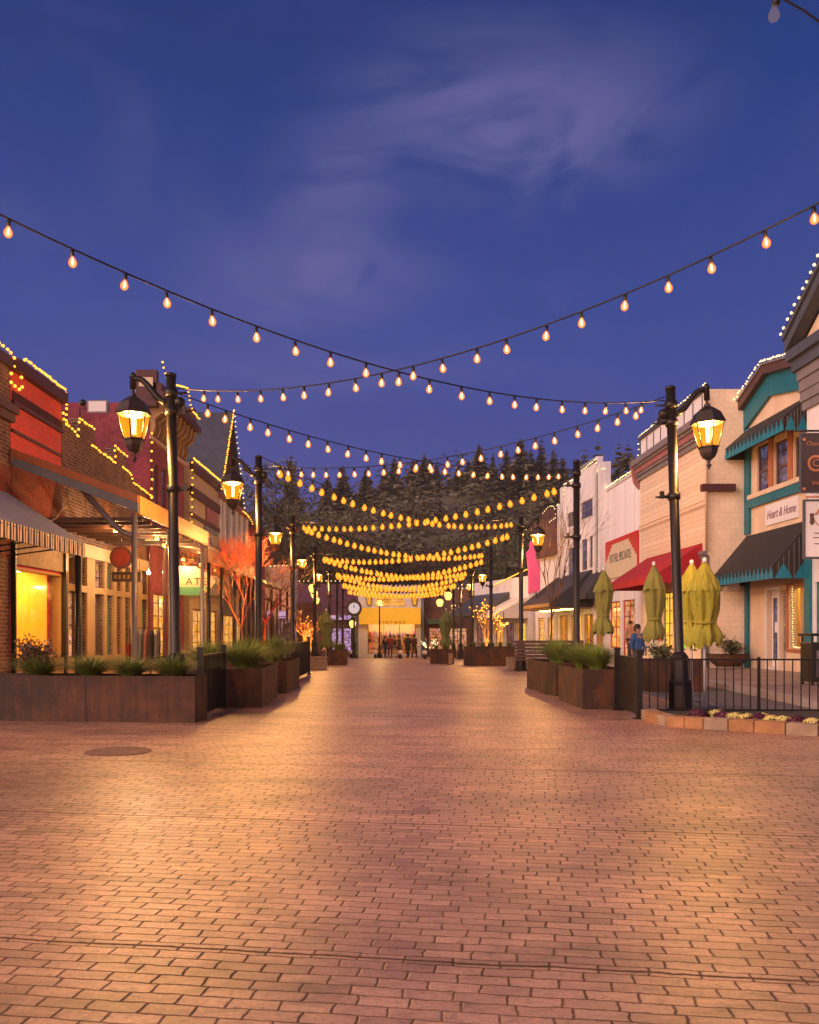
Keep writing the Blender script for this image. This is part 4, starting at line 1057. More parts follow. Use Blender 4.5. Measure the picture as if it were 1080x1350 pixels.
fr = Front((-9.3, 64.0), (-7.2, 64.0), 'E', -.6); Lw = fr.L
cs = fr.root('corrugated_shed', 'pale corrugated metal front with dotted lights left of the street')
shell(Lw, 5, 6.75, [(.4, 1.7, .3, 2.4)]).build('wall', 'corrugated', cs); window(cs, (.4, 1.7, .3, 2.4), 'trim_brown', 'lit_amber', nx=2)
light_line('dotted lights over the pale corrugated front', [P(351, 746, 63.8), P(384, 746, 63.8), P(386, 800, 63.8)], .28, .05, 'fairy_white')
fr = Front((-8.2, 68.0), (-5.6, 68.0), 'E', -.66); Lw = fr.L
rb = fr.root('rust_brick_building', 'rust coloured brick wall lit from below left of the street end')
shell(Lw, 4, 4.2, [(.4, 1.2, .4, 2.2), (1.6, 2.3, .4, 2.2)]).build('wall', 'brick_old', rb)
for q in ((.4, 1.2, .4, 2.2), (1.6, 2.3, .4, 2.2)): window(rb, q, 'trim_brown', 'lit_amber')
# stalls with rust roofs before it
st_ = thing('market_stall', 'dark slatted stall with a striped rusty roof left of the street', 'stall', (-7.0, 52, gz(52)), 0)
MB().prism([(1.7, 2.85), (1.7, 2.95), (-1.9, 4.35), (-1.9, 4.25)], -1.35, 1.0).build('roof', 'maroon_metal_roof', st_)
for x in (-1.6, -.55, .5, 1.4):
    MB().box(x - .05, x + .05, -1.2, -1.1, 0, 3.5 - x * .38).build('post', 'black_metal', st_)
mb = MB()
for i in range(15): mb.box(-1.55 + i * .2, -1.47 + i * .2, -1.15, -1.1, .2, 2.7)
mb.build('slats', 'wood_slats', st_)
MB().box(-1.5, 1.4, .6, .7, .4, 2.5).build('back_panel', 'lit_dim', st_)
for k in range(3): MB().box(-.9 + k * .75, -.5 + k * .75, -1.22, -1.16, 2.55, 2.95).build('lit_panel', 'lit_pinkish', st_)

# ---- left side, from the camera outwards
fr = Front((-9.5, 15.0), (-9.5, 22.15), 'L', .1); Lw = fr.L
l0 = fr.root('dark_brick_building', 'dark brick building at the left edge of the picture with bulbs along its top')
q = (Lw - 4.5, Lw - 2.0, .6, 3.0); qq = (.35, 1.6, .6, 3.0)
shell(Lw, 8, 8.1, [q]).build('wall', 'brick_old', l0)
window(l0, q, 'trim_brown', 'lit_amber', nx=3)
MB().box(0, Lw, .003, .14, 6.55, 6.75).box(0, Lw, .0031, .24, 6.75, 6.95).box(0, Lw, .0032, .12, 7.9, 8.16).build('belt', 'trim_brown', l0)
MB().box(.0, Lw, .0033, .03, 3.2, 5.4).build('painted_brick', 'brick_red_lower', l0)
light_line('bulbs along the top of the dark brick building at the left edge', [W(fr, Lw - .5, .12, 8.35), W(fr, 0.05, .12, 8.25), W(fr, 0.02, .12, 7.95)], .23, .045, 'fairy_warm')

fr = Front((-9.5, 22.2), (-9.5, 25.6), 'L', .1); Lw = fr.L
l1 = fr.root('red_painted_building', 'red painted brick building with a dentil band and bulbs along its flat top')
q = fr.hole(18, 79, 760, 868); q = (.06, Lw - .1, .62, 2.98)
shell(Lw, 9, 8.15, [q], floors=(3.9,)).build('wall', 'brick_red_painted', l1)
MB().box(0, Lw, .003, .10, 7.05, 7.15).box(0, Lw, .0032, .2, 7.9, 8.2).box(0, Lw, .0031, .06, 6.35, 6.43).build('belt', 'maroon_trim', l1)
for i in range(26): MB().box(.04 + i * .13, .09 + i * .13, .003, .05, 7.16, 7.40).build('dentil', 'maroon_trim', l1)
MB().box(.0, Lw, .003, .08, 3.05, 3.62).build('lintel', 'stone_tan', l1)
MB().box(.0, Lw, .0031, .10, -.1, .6).build('stall_riser', 'tan_paint', l1)
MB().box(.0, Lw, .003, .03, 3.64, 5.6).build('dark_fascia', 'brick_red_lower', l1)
room(l1, .3, Lw - .3, .4, 3.1, -2.3, -.3, 'yellow_wall', 'ceiling_yellow', .8, None, 2)
window(l1, q, 'tan_paint', 'pane_glass', t=.05, set_=-.005)
MB().box(-.10, .05, .003, .16, -.1, 3.6).build('post', 'black_metal', l1); MB().box(Lw - .07, Lw, .003, .12, -.1, 3.6).build('post', 'black_metal', l1)
light_line('bulbs along the flat top of the red painted building', [W(fr, Lw - .45, .15, 8.0), W(fr, Lw - .47, .15, 8.32), W(fr, .02, .15, 8.3), W(fr, 0, .15, 7.9), W(fr, 0, .15, 7.3)], .15, .042, 'fairy_warm')
light_line('small square of bulbs low on the red parapet', fl(fr, [(15, 492), (15, 505), (29, 515), (29, 497)], .1), .22, .045, 'fairy_warm', wire=False)

fr = Front((-9.5, 25.65), (-9.5, 34.55), 'L', .05); Lw = fr.L
l2 = fr.root('stepped_brick_building', 'old brick building with a notched parapet and a row of tall shop windows')
cols_ = [(88, 100), (103.5, 112), (123, 135), (139, 147), (152, 158), (163, 169), (173, 179), (185, 192)]
holes = []
for a, b in cols_:
    x0, x1 = fr.at(b)[0], fr.at(a)[0]
    holes += [(x0, x1, .6, 2.6), (x0, x1, 2.8, 3.65)]
shell(Lw, 9, 6.7, holes, floors=(4.0,)).build('wall', 'brick_old', l2)
pt = [(82, 548), (105, 578), (105, 551), (125, 566), (125, 589), (152, 612), (152, 589), (167, 602), (167, 619), (178, 632), (201, 656)]
pz = [(min(max(fr.p(*p)[0], 0), Lw), fr.p(*p)[1]) for p in pt]
MB().prism([(Lw, 6.703)] + [(Lw, pz[0][1])] + pz[1:-1] + [(0, pz[-1][1]), (0, 6.703)], -.35, -.001).build('parapet', 'brick_old', l2)
x0 = fr.at(84)[0]
mb = MB()   # painted shop front over the brick
for i, (a, b) in enumerate(cols_):
    xa, xb = fr.at(b)[0], fr.at(a)[0]; nx_ = fr.at(cols_[i + 1][0])[0] if False else None
ed = [Lw] + [fr.at(p)[0] for ab in cols_ for p in ab] + [0]
for i in range(0, len(ed) - 1, 2): mb.box(ed[i + 1] + .02, ed[i] - .02, .003, .07, -.05, 3.68)
for a, b in cols_: mb.box(fr.at(b)[0] - .02, fr.at(a)[0] + .02, .0035, .065, 2.6, 2.8).box(fr.at(b)[0] - .02, fr.at(a)[0] + .02, .0035, .065, -.05, .58)
mb.build('shop_front', 'tan_paint', l2)
MB().box(0, Lw, .003, .10, 3.69, 4.1).build('shop_fascia', 'cream_paint', l2)
room(l2, .32, Lw - .32, .3, 3.75, -2.6, -.3, 'tan_paint', 'ceiling_yellow', .9, ['wood_slats', 'coat_red', 'sign_cream', 'denim', 'brick_old', 'petal_yellow', 'green_paint'], 4)
pn_ = ['lit_dim', 'lit_dim', 'lit_busy', 'lit_dim', 'lit_amber', 'lit_bottles', 'lit_amber', 'lit_busy', 'lit_dim', 'lit_bottles', 'lit_amber', 'lit_amber', 'lit_busy', 'lit_amber', 'lit_amber', 'lit_busy']
for i, h in enumerate(holes): window(l2, h, 'trim_brown' if i % 4 < 2 else 'green_paint', 'pane_glass' if i % 5 else 'lit_busy', t=.05)
lp = [(83, 545), (83, 550), (104, 577), (104.5, 551), (124, 565)]
light_line('bulbs on the first notch of the old brick parapet', fl(fr, lp, .12), .2, .042, 'fairy_warm')
light_line('bulbs on the second notch of the old brick parapet', fl(fr, [(122, 587), (152, 610), (152, 588), (167, 601)], .12), .2, .042, 'fairy_warm')
light_line('bulbs on the last low stretch of the old brick parapet', fl(fr, [(162, 616), (174, 626), (176, 636), (201, 655)], .12), .2, .042, 'fairy_warm')

fr = Front((-9.4, 34.6), (-9.4, 40.4), 'L', -.05); Lw = fr.L
l3 = fr.root('bracketed_maroon_building', 'two storey maroon brick building with a heavy bracketed cornice')
hh = [(fr.at(b)[0], fr.at(a)[0], 4.9, 8.2) for a, b in ((203, 209), (213, 219), (223, 229))]
hg = [(.5, 2.4, .4, 3.0), (3.0, 5.2, .4, 3.0)]
shell(Lw, 15, 10.4, hh + hg, floors=(4.0,)).build('wall', 'brick_maroon', l3)
for q in hh: window(l3, q, 'trim_brown', 'dark_window', nz=2)
for q in hg: window(l3, q, 'tan_paint', 'lit_amber', nx=2)
MB().box(-.1, Lw + .02, .003, .12, 9.0, 9.12).build('belt', 'stucco_cream', l3)
MB().box(-.15, Lw + .35, .003, .75, 10.5, 10.75).box(-.1, Lw + .3, .0032, .55, 10.75, 11.1).box(-.1, Lw + .25, -.35, .35, 10.42, 10.5).box(Lw - .05, Lw + .30, -.45, .35, 10.2, 11.6).box(-.2, .3, -.3, .5, 10.9, 11.6).build('cornice', 'maroon_trim', l3)
for i in range(9):
    x = .15 + i * (Lw - .35) / 8
    MB().prismx([(.003, 9.2), (.12, 9.2), (.22, 9.5), (.20, 9.8), (.5, 10.05), (.6, 10.48), (.003, 10.48)], x, x + .17).build('bracket', 'tan_paint', l3)
MB().box(Lw + .302, Lw + .32, -.32, .22, 10.95, 11.3).build('corner_plaque', 'sign_cream', l3)
light_line('bulbs running down the corner of the maroon building', [W(fr, Lw + .05, .1, 9.2), W(fr, Lw + .05, .1, 5.6)], .34, .05, 'fairy_warm')
light_line('bulbs on top of the bracketed cornice', [W(fr, Lw + .4, .6, 11.85), W(fr, Lw - .1, .7, 11.2), W(fr, 2.4, .7, 11.9), W(fr, 1.4, .7, 11.15), W(fr, .0, .7, 11.15)], .22, .045, 'fairy_warm')

fr = Front((-9.4, 41.5), (-9.4, 48.4), 'L', -.2); Lw = fr.L
l4 = fr.root('tan_false_front_building', 'tan false front building with maroon bands edged in bulbs')
hh = [(1.0, 2.6, 4.9, 6.6), (3.6, 5.6, 4.9, 6.6)]; hg = [(.4, 2.8, .4, 2.7), (3.4, 6.2, .4, 2.7)]
shell(Lw, 7, 9.55, hh + hg, floors=(3.9,)).build('wall', 'cream_paint', l4)
for q in hh: window(l4, q, 'white_trim', 'dark_window', nx=2)
for q in hg: window(l4, q, 'tan_paint', 'lit_amber', nx=2)
MB().box(0, Lw, .003, .16, 9.2, 9.6).box(0, Lw, .0031, .12, 8.0, 8.45).box(0, Lw, .0032, .10, 7.0, 7.2).build('belt', 'maroon_trim', l4)
MB().box(.6, 3.4, .003, .10, 7.25, 7.95).build('sign_board', 'pink_trim', l4); MB().box(.5, 3.8, .003, .08, 5.9 + .8, 6.95).build('sign_strip', 'blue_grey', l4)
light_line('bulbs down the corner of the tan false front', [W(fr, Lw, .12, 9.5), W(fr, Lw, .12, 5.0)], .33, .05, 'fairy_warm')
light_line('bulbs along the top of the tan false front', [W(fr, Lw, .2, 9.7), W(fr, 0.1, .2, 9.75)], .16, .05, 'fairy_warm')

fr = Front((-9.4, 48.5), (-9.4, 58.0), 'L', -.35); Lw = fr.L
l5 = fr.root('tall_gabled_building', 'grey boarded building with a tall steep slate gable edged in bulbs')
hh = [(x, x + .9, 5.4, 8.0) for x in (1.2, 3.0, 4.8, 6.8)]; hg = [(.6, 3.6, .4, 2.7), (4.6, 8.4, .4, 2.7)]
shell(Lw, 8, 9.6, hh + hg, floors=(3.9,)).build('wall', 'grey_boards', l5)
for q in hh: window(l5, q, 'white_trim', 'dark_window', nz=2)
for q in hg: window(l5, q, 'tan_paint', 'lit_amber', nx=3)
ga, gb = 58.0 - 54.6, 58.0 - 47.9; gm = (ga + gb) / 2; zt = 14.1
MB().prism([(ga, 9.603), (gb - .1, 9.603), (gm, zt)], -.6, -.05).build('gable', 'shingle_brown', l5)
MB().prism([(ga - .3, 9.3), (gm, zt + .05), (gb + .2, 9.3), (gb + .35, 9.3), (gm, zt + .3), (ga - .45, 9.3)], -9, .3).build('roof', 'slate_roof', l5)
for x in (.1, 2.2, 4.0, 5.9, 8.0, 9.1): MB().box(x, x + .28, .003, .12, 4.2, 9.0).build('pilaster', 'white_trim', l5)
MB().box(0, Lw, .003, .3, 9.05, 9.3).build('cornice', 'pink_trim', l5)
light_line('bulbs up the near edge of the steep slate gable', [W(fr, gb + .3, .36, 9.4), W(fr, gm, .36, zt + .4)], .17, .05, 'fairy_warm')
light_line('white bulbs down the far edge of the steep slate gable', [W(fr, gm, .36, zt + .4), W(fr, ga - .4, .36, 9.4)], .32, .045, 'fairy_white')
fr = Front((-9.35, 58.1), (-8.9, 67.0), 'L', -.5); Lw = fr.L
l6 = fr.root('far_maroon_building', 'dark maroon building with two short runs of bulbs far down the left side')
hh = [(x, x + .9, 5.2, 7.2) for x in (1.2, 3.2, 5.2, 7.2)]
shell(Lw, 8, 9.0, hh).build('wall', 'brick_maroon', l6)
for q in hh: window(l6, q, 'trim_brown', 'dark_window')
MB().box(0, Lw, .003, .4, 8.7, 9.05).build('cornice', 'maroon_trim', l6)
light_line('short run of bulbs on the far maroon building', fl(fr, [(321, 674), (330, 683), (333, 691)], .5), .3, .05, 'fairy_warm')

# ---- porch canopies along the left shops
ca = thing('porch_canopy', 'shop porch roof with orange edge on grey iron posts before the red building', 'canopy', (-6.4, 22.2, 0))
def rel(mb_, root): o = root.location; mb_.v = [(x - o.x, y - o.y, z - o.z) for x, y, z in mb_.v]; return mb_
def cslab(x0, z0, x1, z1, y0, y1, th): return MB().add([(x0, y0, z0), (x1, y0, z1), (x1, y1, z1), (x0, y1, z0), (x0, y0, z0 - th), (x1, y0, z1 - th), (x1, y1, z1 - th), (x0, y1, z0 - th)],
    [(0, 1, 2, 3), (7, 6, 5, 4), (0, 4, 5, 1), (1, 5, 6, 2), (2, 6, 7, 3), (3, 7, 4, 0)])
rel(cslab(-9.4, 5.95, -6.36, 4.78, 22.25, 30.6, .10), ca).build('roof', 'slate_roof', ca)
rel(cslab(-9.45, 6.02, -6.30, 4.86, 22.10, 22.245, .20), ca).build('edge_board', 'orange_wood', ca)
rel(cslab(-9.45, 5.815, -6.30, 4.655, 22.12, 22.245, .22), ca).build('end_beam', 'blue_grey', ca)
rel(MB().box(-6.355, -6.28, 22.25, 30.6, 4.40, 4.86), ca).build('fascia', 'fascia_amber', ca)
mb = MB()
for k in range(9): mb.box(-9.3, -6.4, 22.9 + k * .85, 22.98 + k * .85, 4.30, 4.40)
rel(mb, ca).build('joists', 'trim_brown', ca)
for y in (22.25, 25.9, 30.3):
    rel(MB().lathe([(.10, .0), (.10, .3), (.075, .35), (.075, 4.38)], 12, (-6.42, y)), ca).build('post', 'grey_metal', ca)
rel(MB().tube([P(104, 640, 22.4), P(150, 692, 22.3), P(162, 702, 22.3), P(178, 707, 22.25)], .075, 10), ca).build('brace', 'grey_metal', ca)
rel(MB().tube([P(224, 700, 25.9), P(220, 722, 25.9), P(218, 728, 25.9), P(217, 745, 25.9), P(217, 880, 25.9)], .05, 8), ca).build('downpipe', 'downpipe', ca)
rel(MB().tube([(-9.3, 22.3, 4.1), (-8.9, 22.3, 4.05), (-8.4, 22.3, 4.3), (-8.1, 22.3, 4.75)], .018, 6), ca).build('hanging_cable', 'cream_paint', ca)
for (y, x) in ((26.6, -7.0), (29.0, -7.4), (24.5, -7.6)): rel(MB().lathe([(.06, 4.20), (.06, 4.24), (.05, 4.30)], 10, (x, y)), ca).build('downlight', 'globe_light', ca)  # small porch lamps, added to warm the shop fronts
cbn = thing('porch_canopy', 'second porch roof on thin dark posts with amber lit beam, farther down the left shops', 'canopy', (-6.4, 30.7, 0))
rel(cslab(-9.3, 4.9, -6.3, 4.40, 30.65, 41.0, .12), cbn).build('roof', 'slate_roof', cbn)
rel(MB().box(-6.40, -6.30, 30.65, 41.0, 3.85, 4.27), cbn).build('fascia', 'trim_brown', cbn)
for y in (31.0, 33.4, 36.0, 38.5, 41.0): rel(MB().lathe([(.09, gz(y)), (.07, .3), (.07, 3.84)], 10, (-6.35, y)), cbn).build('post', 'black_metal', cbn)
for y in (32.5, 35.5, 38.5): rel(MB().lathe([(.06, 4.02), (.06, 4.06), (.05, 4.12)], 10, (-7.6, y)), cbn).build('downlight', 'globe_light', cbn)  # added like those under the first porch
cc = thing('porch_canopy', 'farthest left porch roof, pale grey, behind the red lit tree', 'canopy', (-6.4, 41.5, 0))
rel(cslab(-9.3, 4.6, -6.6, 4.1, 41.4, 58.0, .15), cc).build('roof', 'grey_metal', cc)
for y in (42.0, 46.0, 50.0, 54.0, 57.5): rel(MB().lathe([(.09, gz(y)), (.07, 3.95)], 10, (-6.7, y)), cc).build('post', 'black_metal', cc)
# striped awning at the left edge
sa = thing('striped_awning', 'grey and white striped awning at the left edge over the yellow window', 'awning', (-9.4, 21.8, 3.2))
rel(MB().add([(-9.4, 16, 4.85), (-7.5, 16, 3.62), (-7.5, 21.8, 3.62), (-9.4, 21.8, 4.85), (-9.4, 16, 4.82), (-7.5, 16, 3.59), (-7.5, 21.8, 3.59), (-9.4, 21.8, 4.82)],
    [(0, 1, 2, 3), (7, 6, 5, 4), (0, 4, 5, 1), (1, 5, 6, 2), (2, 6, 7, 3), (3, 7, 4, 0)]), sa).build('canvas', 'awning_top' if 'awning_top' in M else 'awning_slats_dark', sa)
mb = MB(); n = 96; vs = []
for i in range(n + 1):
    y = 16 + 5.8 * i / n; vs += [(-7.49 + .006 * math.sin(i * 1.3), y, 3.615), (-7.49 + .012 * math.sin(i * 1.3), y, 3.28)]
mb.add(vs, [(2 * i, 2 * i + 2, 2 * i + 3, 2 * i + 1) for i in range(n)]); rel(mb, sa).build('valance', 'awning_stripes_y' if 'awning_stripes_y' in M else 'awning_stripes', sa)
mb = MB()
for k in range(7): mb.tube([(-9.38, 16.3 + k * .9, 3.3), (-7.55, 16.3 + k * .9, 3.55)], .02, 6)
mb.tube([(-7.52, 16, 3.56), (-7.52, 21.8, 3.56)], .03, 6); rel(mb, sa).build('frame', 'black_metal', sa)
for y in (16.6, 21.6): rel(MB().lathe([(.11, 0), (.08, .25), (.08, 3.56)], 10, (-7.6, y)), sa).build('post', 'black_metal', sa)
# signs under the left porches
def frontal_sign(name, label, x0, x1, y0, y1, Z, mat, cat='sign', th=.05):
    r_ = thing(name, label, cat, P((x0 + x1) / 2, (y0 + y1) / 2, Z)); a, b = P(x0, y1, Z), P(x1, y0, Z)
    rel(MB().box(a.x, b.x, Z - th, Z, a.z, b.z), r_).build('board', mat, r_, .01); return r_
q = thing('hanging_sign', 'round dark red sign under the orange edged porch', 'sign', P(160, 735, 26.5))
d_ = MB(); n = 24
d_.prism([(.34 * math.cos(2 * PI * k / n), .34 * math.sin(2 * PI * k / n)) for k in range(n)], -.04, .04); d_.build('board', 'maroon_trim', q)
MB().prism([(.26 * math.cos(2 * PI * k / n), .26 * math.sin(2 * PI * k / n)) for k in range(n)], -.05, -.041).build('face', 'coat_red', q)
MB().tube([(0, 0, .34), (0, 0, .75)], .012, 6).tube([(-1.0, 0, .75), (.6, 0, .75)], .015, 6).build('hanger', 'black_metal', q)
q = frontal_sign('hanging_sign', 'long black board sign with faded letters below the round red sign', 148, 186, 754, 767, 27.5, 'sign_dark')
for x_ in (-.32, -.2, -.06, .08, .2, .32): MB().box(x_ - .035, x_ + .035, -.056, -.0505, -.06, .06).build('worn_letter', 'tan_paint', q)
MB().tube([(-.4, 0, .15), (-.4, 0, .6)], .01, 5).tube([(.4, 0, .15), (.4, 0, .6)], .01, 5).build('hanger', 'black_metal', q)
q = frontal_sign('hanging_sign', 'small dark banner with pale letters close under the porch roof edge', 188, 213, 699, 718, 27.8, 'sign_dark')
MB().box(-.24, .22, -.056, -.0505, .04, .10).box(-.2, .24, -.056, -.0505, -.11, -.07).build('worn_lines', 'sign_cream', q)
MB().tube([(0, 0, .2), (0, 0, .6)], .01, 5).build('hanger', 'black_metal', q)
q = thing('hanging_sign', 'large cream and green rounded sign reading ATE behind the dark posts', 'sign', P(254, 768, 33.0))
ov = [P(226, 752, 33), P(232, 746, 33), P(258, 747, 33), P(276, 757, 33), P(284, 767, 33), P(276, 778, 33), P(260, 785, 33), P(232, 783, 33), P(226, 780, 33)]
pts = [(p.x - q.location.x, p.z - q.location.z) for p in ov]
MB().prism(pts[::-1], -.05, 0).build('board', 'sign_cream_lit' if 'sign_cream_lit' in M else 'sign_cream', q)
lo = [P(226, 774, 33), P(262, 774, 33), P(275, 774, 33), P(270, 781, 33), P(260, 785.5, 33), P(232, 784, 33), P(226, 781, 33)]
MB().prism([(p.x - q.location.x, p.z - q.location.z) for p in lo][::-1], -.06, -.051).build('green_band', 'sign_green', q)
text('lettering', 'ATE', .38, 'ink', q, (.15, -.056, .03), (R(90), 0, 0), .003, space=1.3)
MB().tube([(-.5, 0, .55), (-.5, 0, 1.3)], .012, 5).tube([(.3, 0, .5), (.3, 0, 1.3)], .012, 5).build('hanger', 'black_metal', q)
q = frontal_sign('hanging_sign', 'grey sign with dark letters EAT beside the cream and green sign', 277, 303, 759, 786, 36, 'grey_metal')
text('lettering', 'EAT', .34, 'ink', q, (0, -.056, .05), (R(90), 0, 0), .003)
MB().tube([(-.3, 0, .4), (-.3, 0, .9)], .012, 5).tube([(.3, 0, .4), (.3, 0, .9)], .012, 5).build('hanger', 'black_metal', q)
q = thing('wall_lamp', 'small bright white spot lamp hanging over the left shop fronts', 'lamp', P(196, 755, 28.5))
MB().blob((0, 0, 0), .06, 2, 0).build('bulb', 'small_spot', q); MB().tube([(0, .02, .05), (0, .1, .3), (0, .1, .9)], .015, 5).build('arm', 'black_metal', q)

q = thing('flood_light', 'white flood light box on a bracket above the old brick parapet', 'flood light', P(130, 537, 30))
MB().prismx([(-.12, -.22), (.16, -.16), (.16, .16), (-.12, .22)], -.34, .34).build('housing', 'grey_metal', q, .01)
MB().box(-.29, .29, -.135, -.121, -.17, .17).build('lens', 'sign_white', q)
MB().tube([(-.3, .1, 0), (-.75, .3, .05), (-.75, .5, -1.2)], .03, 6).blob((-.6, .2, .2), .12, 2, .1).build('bracket', 'black_metal', q)

l_ = bpy.data.lights.new('lamp_light', 'POINT'); l_.energy = 160; l_.color = (1, .78, .5); l_.shadow_soft_size = .05
o_ = bpy.data.objects.new('lamp_light', l_); col.objects.link(o_); o_.parent = bpy.data.objects['wall_lamp']; o_.location = (.0, -.1, 0)

l_ = bpy.data.lights.new('downlight_lamp', 'POINT'); l_.energy = 130; l_.color = (1, .50, .16); l_.shadow_soft_size = .0  # added fill light under the porches, turns the shop fronts amber
for o in list(bpy.data.objects):
    if o.name.startswith('downlight') and o.type == 'MESH':
        v = o.data.vertices; c_ = sum((q.co for q in v), Vector()) / len(v)
        a_ = bpy.data.objects.new('downlight_lamp', l_); col.objects.link(a_); a_.parent = o; a_.location = c_ - Vector((0, 0, .10))

# ================================================================ street furniture
def rot2(p, a): return (p[0] * math.cos(a) - p[1] * math.sin(a), p[0] * math.sin(a) + p[1] * math.cos(a))
def grass_tuft(mb, cx, cy, z, h, spread, n, rnd):
    for i in range(n):
        a = rnd.uniform(0, 2 * PI); r0 = rnd.uniform(0, .10) * spread; lean = rnd.uniform(.1, 1.0) * spread; hh = h * rnd.uniform(.6, 1.1)
        bx, by = cx + r0 * math.cos(a), cy + r0 * math.sin(a); a += rnd.uniform(-.4, .4)
        w = rnd.uniform(.006, .012); px_, py_ = -math.sin(a) * w, math.cos(a) * w
        prev_ = None; vs = []
        for k in range(5):
            t = k / 4; q = lean * t * t; zz = z + hh * (t - .32 * t * t * lean / max(.2, spread) ); ww = 1 - t * .92
            x, y = bx + math.cos(a) * q, by + math.sin(a) * q
            vs += [(x + px_ * ww, y + py_ * ww, zz), (x - px_ * ww, y - py_ * ww, zz)]
        mb.add(vs, [(2 * k, 2 * k + 1, 2 * k + 3, 2 * k + 2) for k in range(4)], True)
def planter(label, poly, h, z0, tufts=(), group='rusty steel planters along the street', gl=None, gh=.42, gs=.42, gn=420, soil=.08, seed=1):
    """poly: ground outline, anticlockwise"""
    cx = sum(p[0] for p in poly) / len(poly); cy = sum(p[1] for p in poly) / len(poly)
    r_ = thing('steel_planter', label, 'planter', (cx, cy, z0), 0, group)
    q = [(x - cx, y - cy) for x, y in poly]; n = len(q); mb = MB()
    inner = [(x * (1 - .04 / max(.3, math.hypot(x, y))), y * (1 - .04 / max(.3, math.hypot(x, y)))) for x, y in q]
    vs = [(x, y, .0) for x, y in q] + [(x, y, h) for x, y in q] + [(x, y, h) for x, y in inner] + [(x, y, h - soil) for x, y in inner]
    fs = [(k, (k + 1) % n, (k + 1) % n + n, k + n) for k in range(n)] + [(k + n, (k + 1) % n + n, (k + 1) % n + 2 * n, k + 2 * n) for k in range(n)] + \
         [(k + 2 * n, (k + 1) % n + 2 * n, (k + 1) % n + 3 * n, k + 3 * n) for k in range(n)]
    mb.add(vs, fs); mb.build('trough', 'corten_steel', r_)
    (xa, ya), (xb, yb) = q[0], q[1]; sg_ = max(1, int(math.hypot(xb - xa, yb - ya) / 1.4))
    for k in range(1, sg_):       # welded seams on the long face
        t_ = k / sg_; xm, ym = xa + (xb - xa) * t_, ya + (yb - ya) * t_; MB().box(xm - .012, xm + .012, ym - .006, ym + .03, .01, h - .002).build('seam', 'iron', r_)
    MB().add([(x * .9, y * .97, .0) for x, y in q] + [(x * .9, y * .97, -.05) for x, y in q], [tuple(range(n))]).build('foot', 'black_metal', r_)
    MB().add([(x, y, h - soil) for x, y in inner], [tuple(range(n))]).build('soil', 'earth', r_)
    rnd = random.Random(seed)
    for i, (x, y, s) in enumerate(tufts):
        g_ = thing('grass_clump', (gl[i] if isinstance(gl, (list, tuple)) else gl), 'grass clump', (x, y, z0 + h - soil), 0, 'fine grass growing in the planters')
        m_ = MB(); grass_tuft(m_, 0, 0, 0, gh * s, gs * s, gn, rnd); m_.build('blades', 'grass_blade', g_)
    return r_
planter('long rusty steel planter across the left foreground with four grass clumps', [(-8.6, 14.78), (-3.15, 14.27), (-3.10, 14.98), (-8.6, 15.5)], .75, 0,
        [(-5.95, 15.0, .95), (-5.05, 14.95, 1.0), (-4.35, 14.85, .95), (-3.62, 14.75, 1.0)], gl=['leftmost of the four grass clumps in the long planter, beside the dry shrub',
        'second grass clump from the left in the long planter, before the shop windows', 'third grass clump from the left in the long planter, by the grey porch post',
        'rightmost of the four grass clumps in the long planter, before the first lamp post'], gn=650, gs=1.25, gh=.46, seed=3)
planter('rusty box planter full of grass, right behind the left dark panel', [(-4.2, 17.0), (-2.47, 17.0), (-2.50, 19.6), (-4.2, 19.6)], .75, 0,
        [(-2.95, 17.6, 1.1), (-2.95, 18.3, 1.1), (-3.5, 17.5, 1.15), (-3.0, 19.1, 1.1), (-3.8, 18.2, 1.1)], gl=['front grass clump at the street side of the left box planter', 'middle grass clump at the street side of the left box planter',
        'front grass clump at the shop side of the left box planter', 'rear grass clump at the street side of the left box planter', 'rear grass clump at the shop side of the left box planter'], gn=700, gs=.9, gh=.58, seed=5)
pl = [(-3.9, 20.7), (-2.62, 20.7), (-2.45, 20.95), (-2.36, 23.0), (-2.52, 23.5), (-3.9, 23.5)]
planter('rounded rusty planter with grass behind the left box planter', pl, .75, 0, [(-2.9, 21.4, 1.1), (-2.85, 22.4, 1.1), (-3.5, 21.6, 1.1)],
        gl=['front grass clump of the rounded left planter', 'rear grass clump of the rounded left planter', 'grass clump at the shop side of the rounded left planter'], gn=800, gs=.8, gh=.66, seed=6)
planter('rusty cut-cornered planter with grass beside the right dark panel', [(3.62, 18.6), (3.57, 18.9 - .0), (3.57, 18.2), (3.62, 17.9), (3.60, 18.7)] and [(3.60, 19.0), (3.55, 18.5), (3.60, 16.75) , (3.62, 16.7), (4.5, 16.7), (4.5, 19.0)] and
        [(3.66, 19.0), (3.58, 18.9), (3.62, 16.72), (4.45, 16.68), (4.5, 19.0)], .75, 0, [(4.0, 17.1, 1.0), (4.1, 17.9, 1.05), (3.95, 18.5, 1.0)],
        gl=['front grass clump of the near right planter', 'middle grass clump of the near right planter', 'rear grass clump of the near right planter'], gn=900, gs=.75, gh=.58, seed=8)
planter('second rusty planter on the right, half behind the cut-cornered one', [(3.64, 23.2), (3.52, 22.9), (3.60, 20.5), (3.72, 20.0), (4.5, 20.0), (4.6, 23.2)], .75, 0,
        [(3.95, 20.7, 1.1), (4.0, 21.7, 1.1), (4.2, 22.6, 1.0)], gl=['front grass clump of the second right planter', 'middle grass clump of the second right planter', 'rear grass clump of the second right planter'], gn=800, gs=.75, gh=.58, seed=9)
z = gz(38)
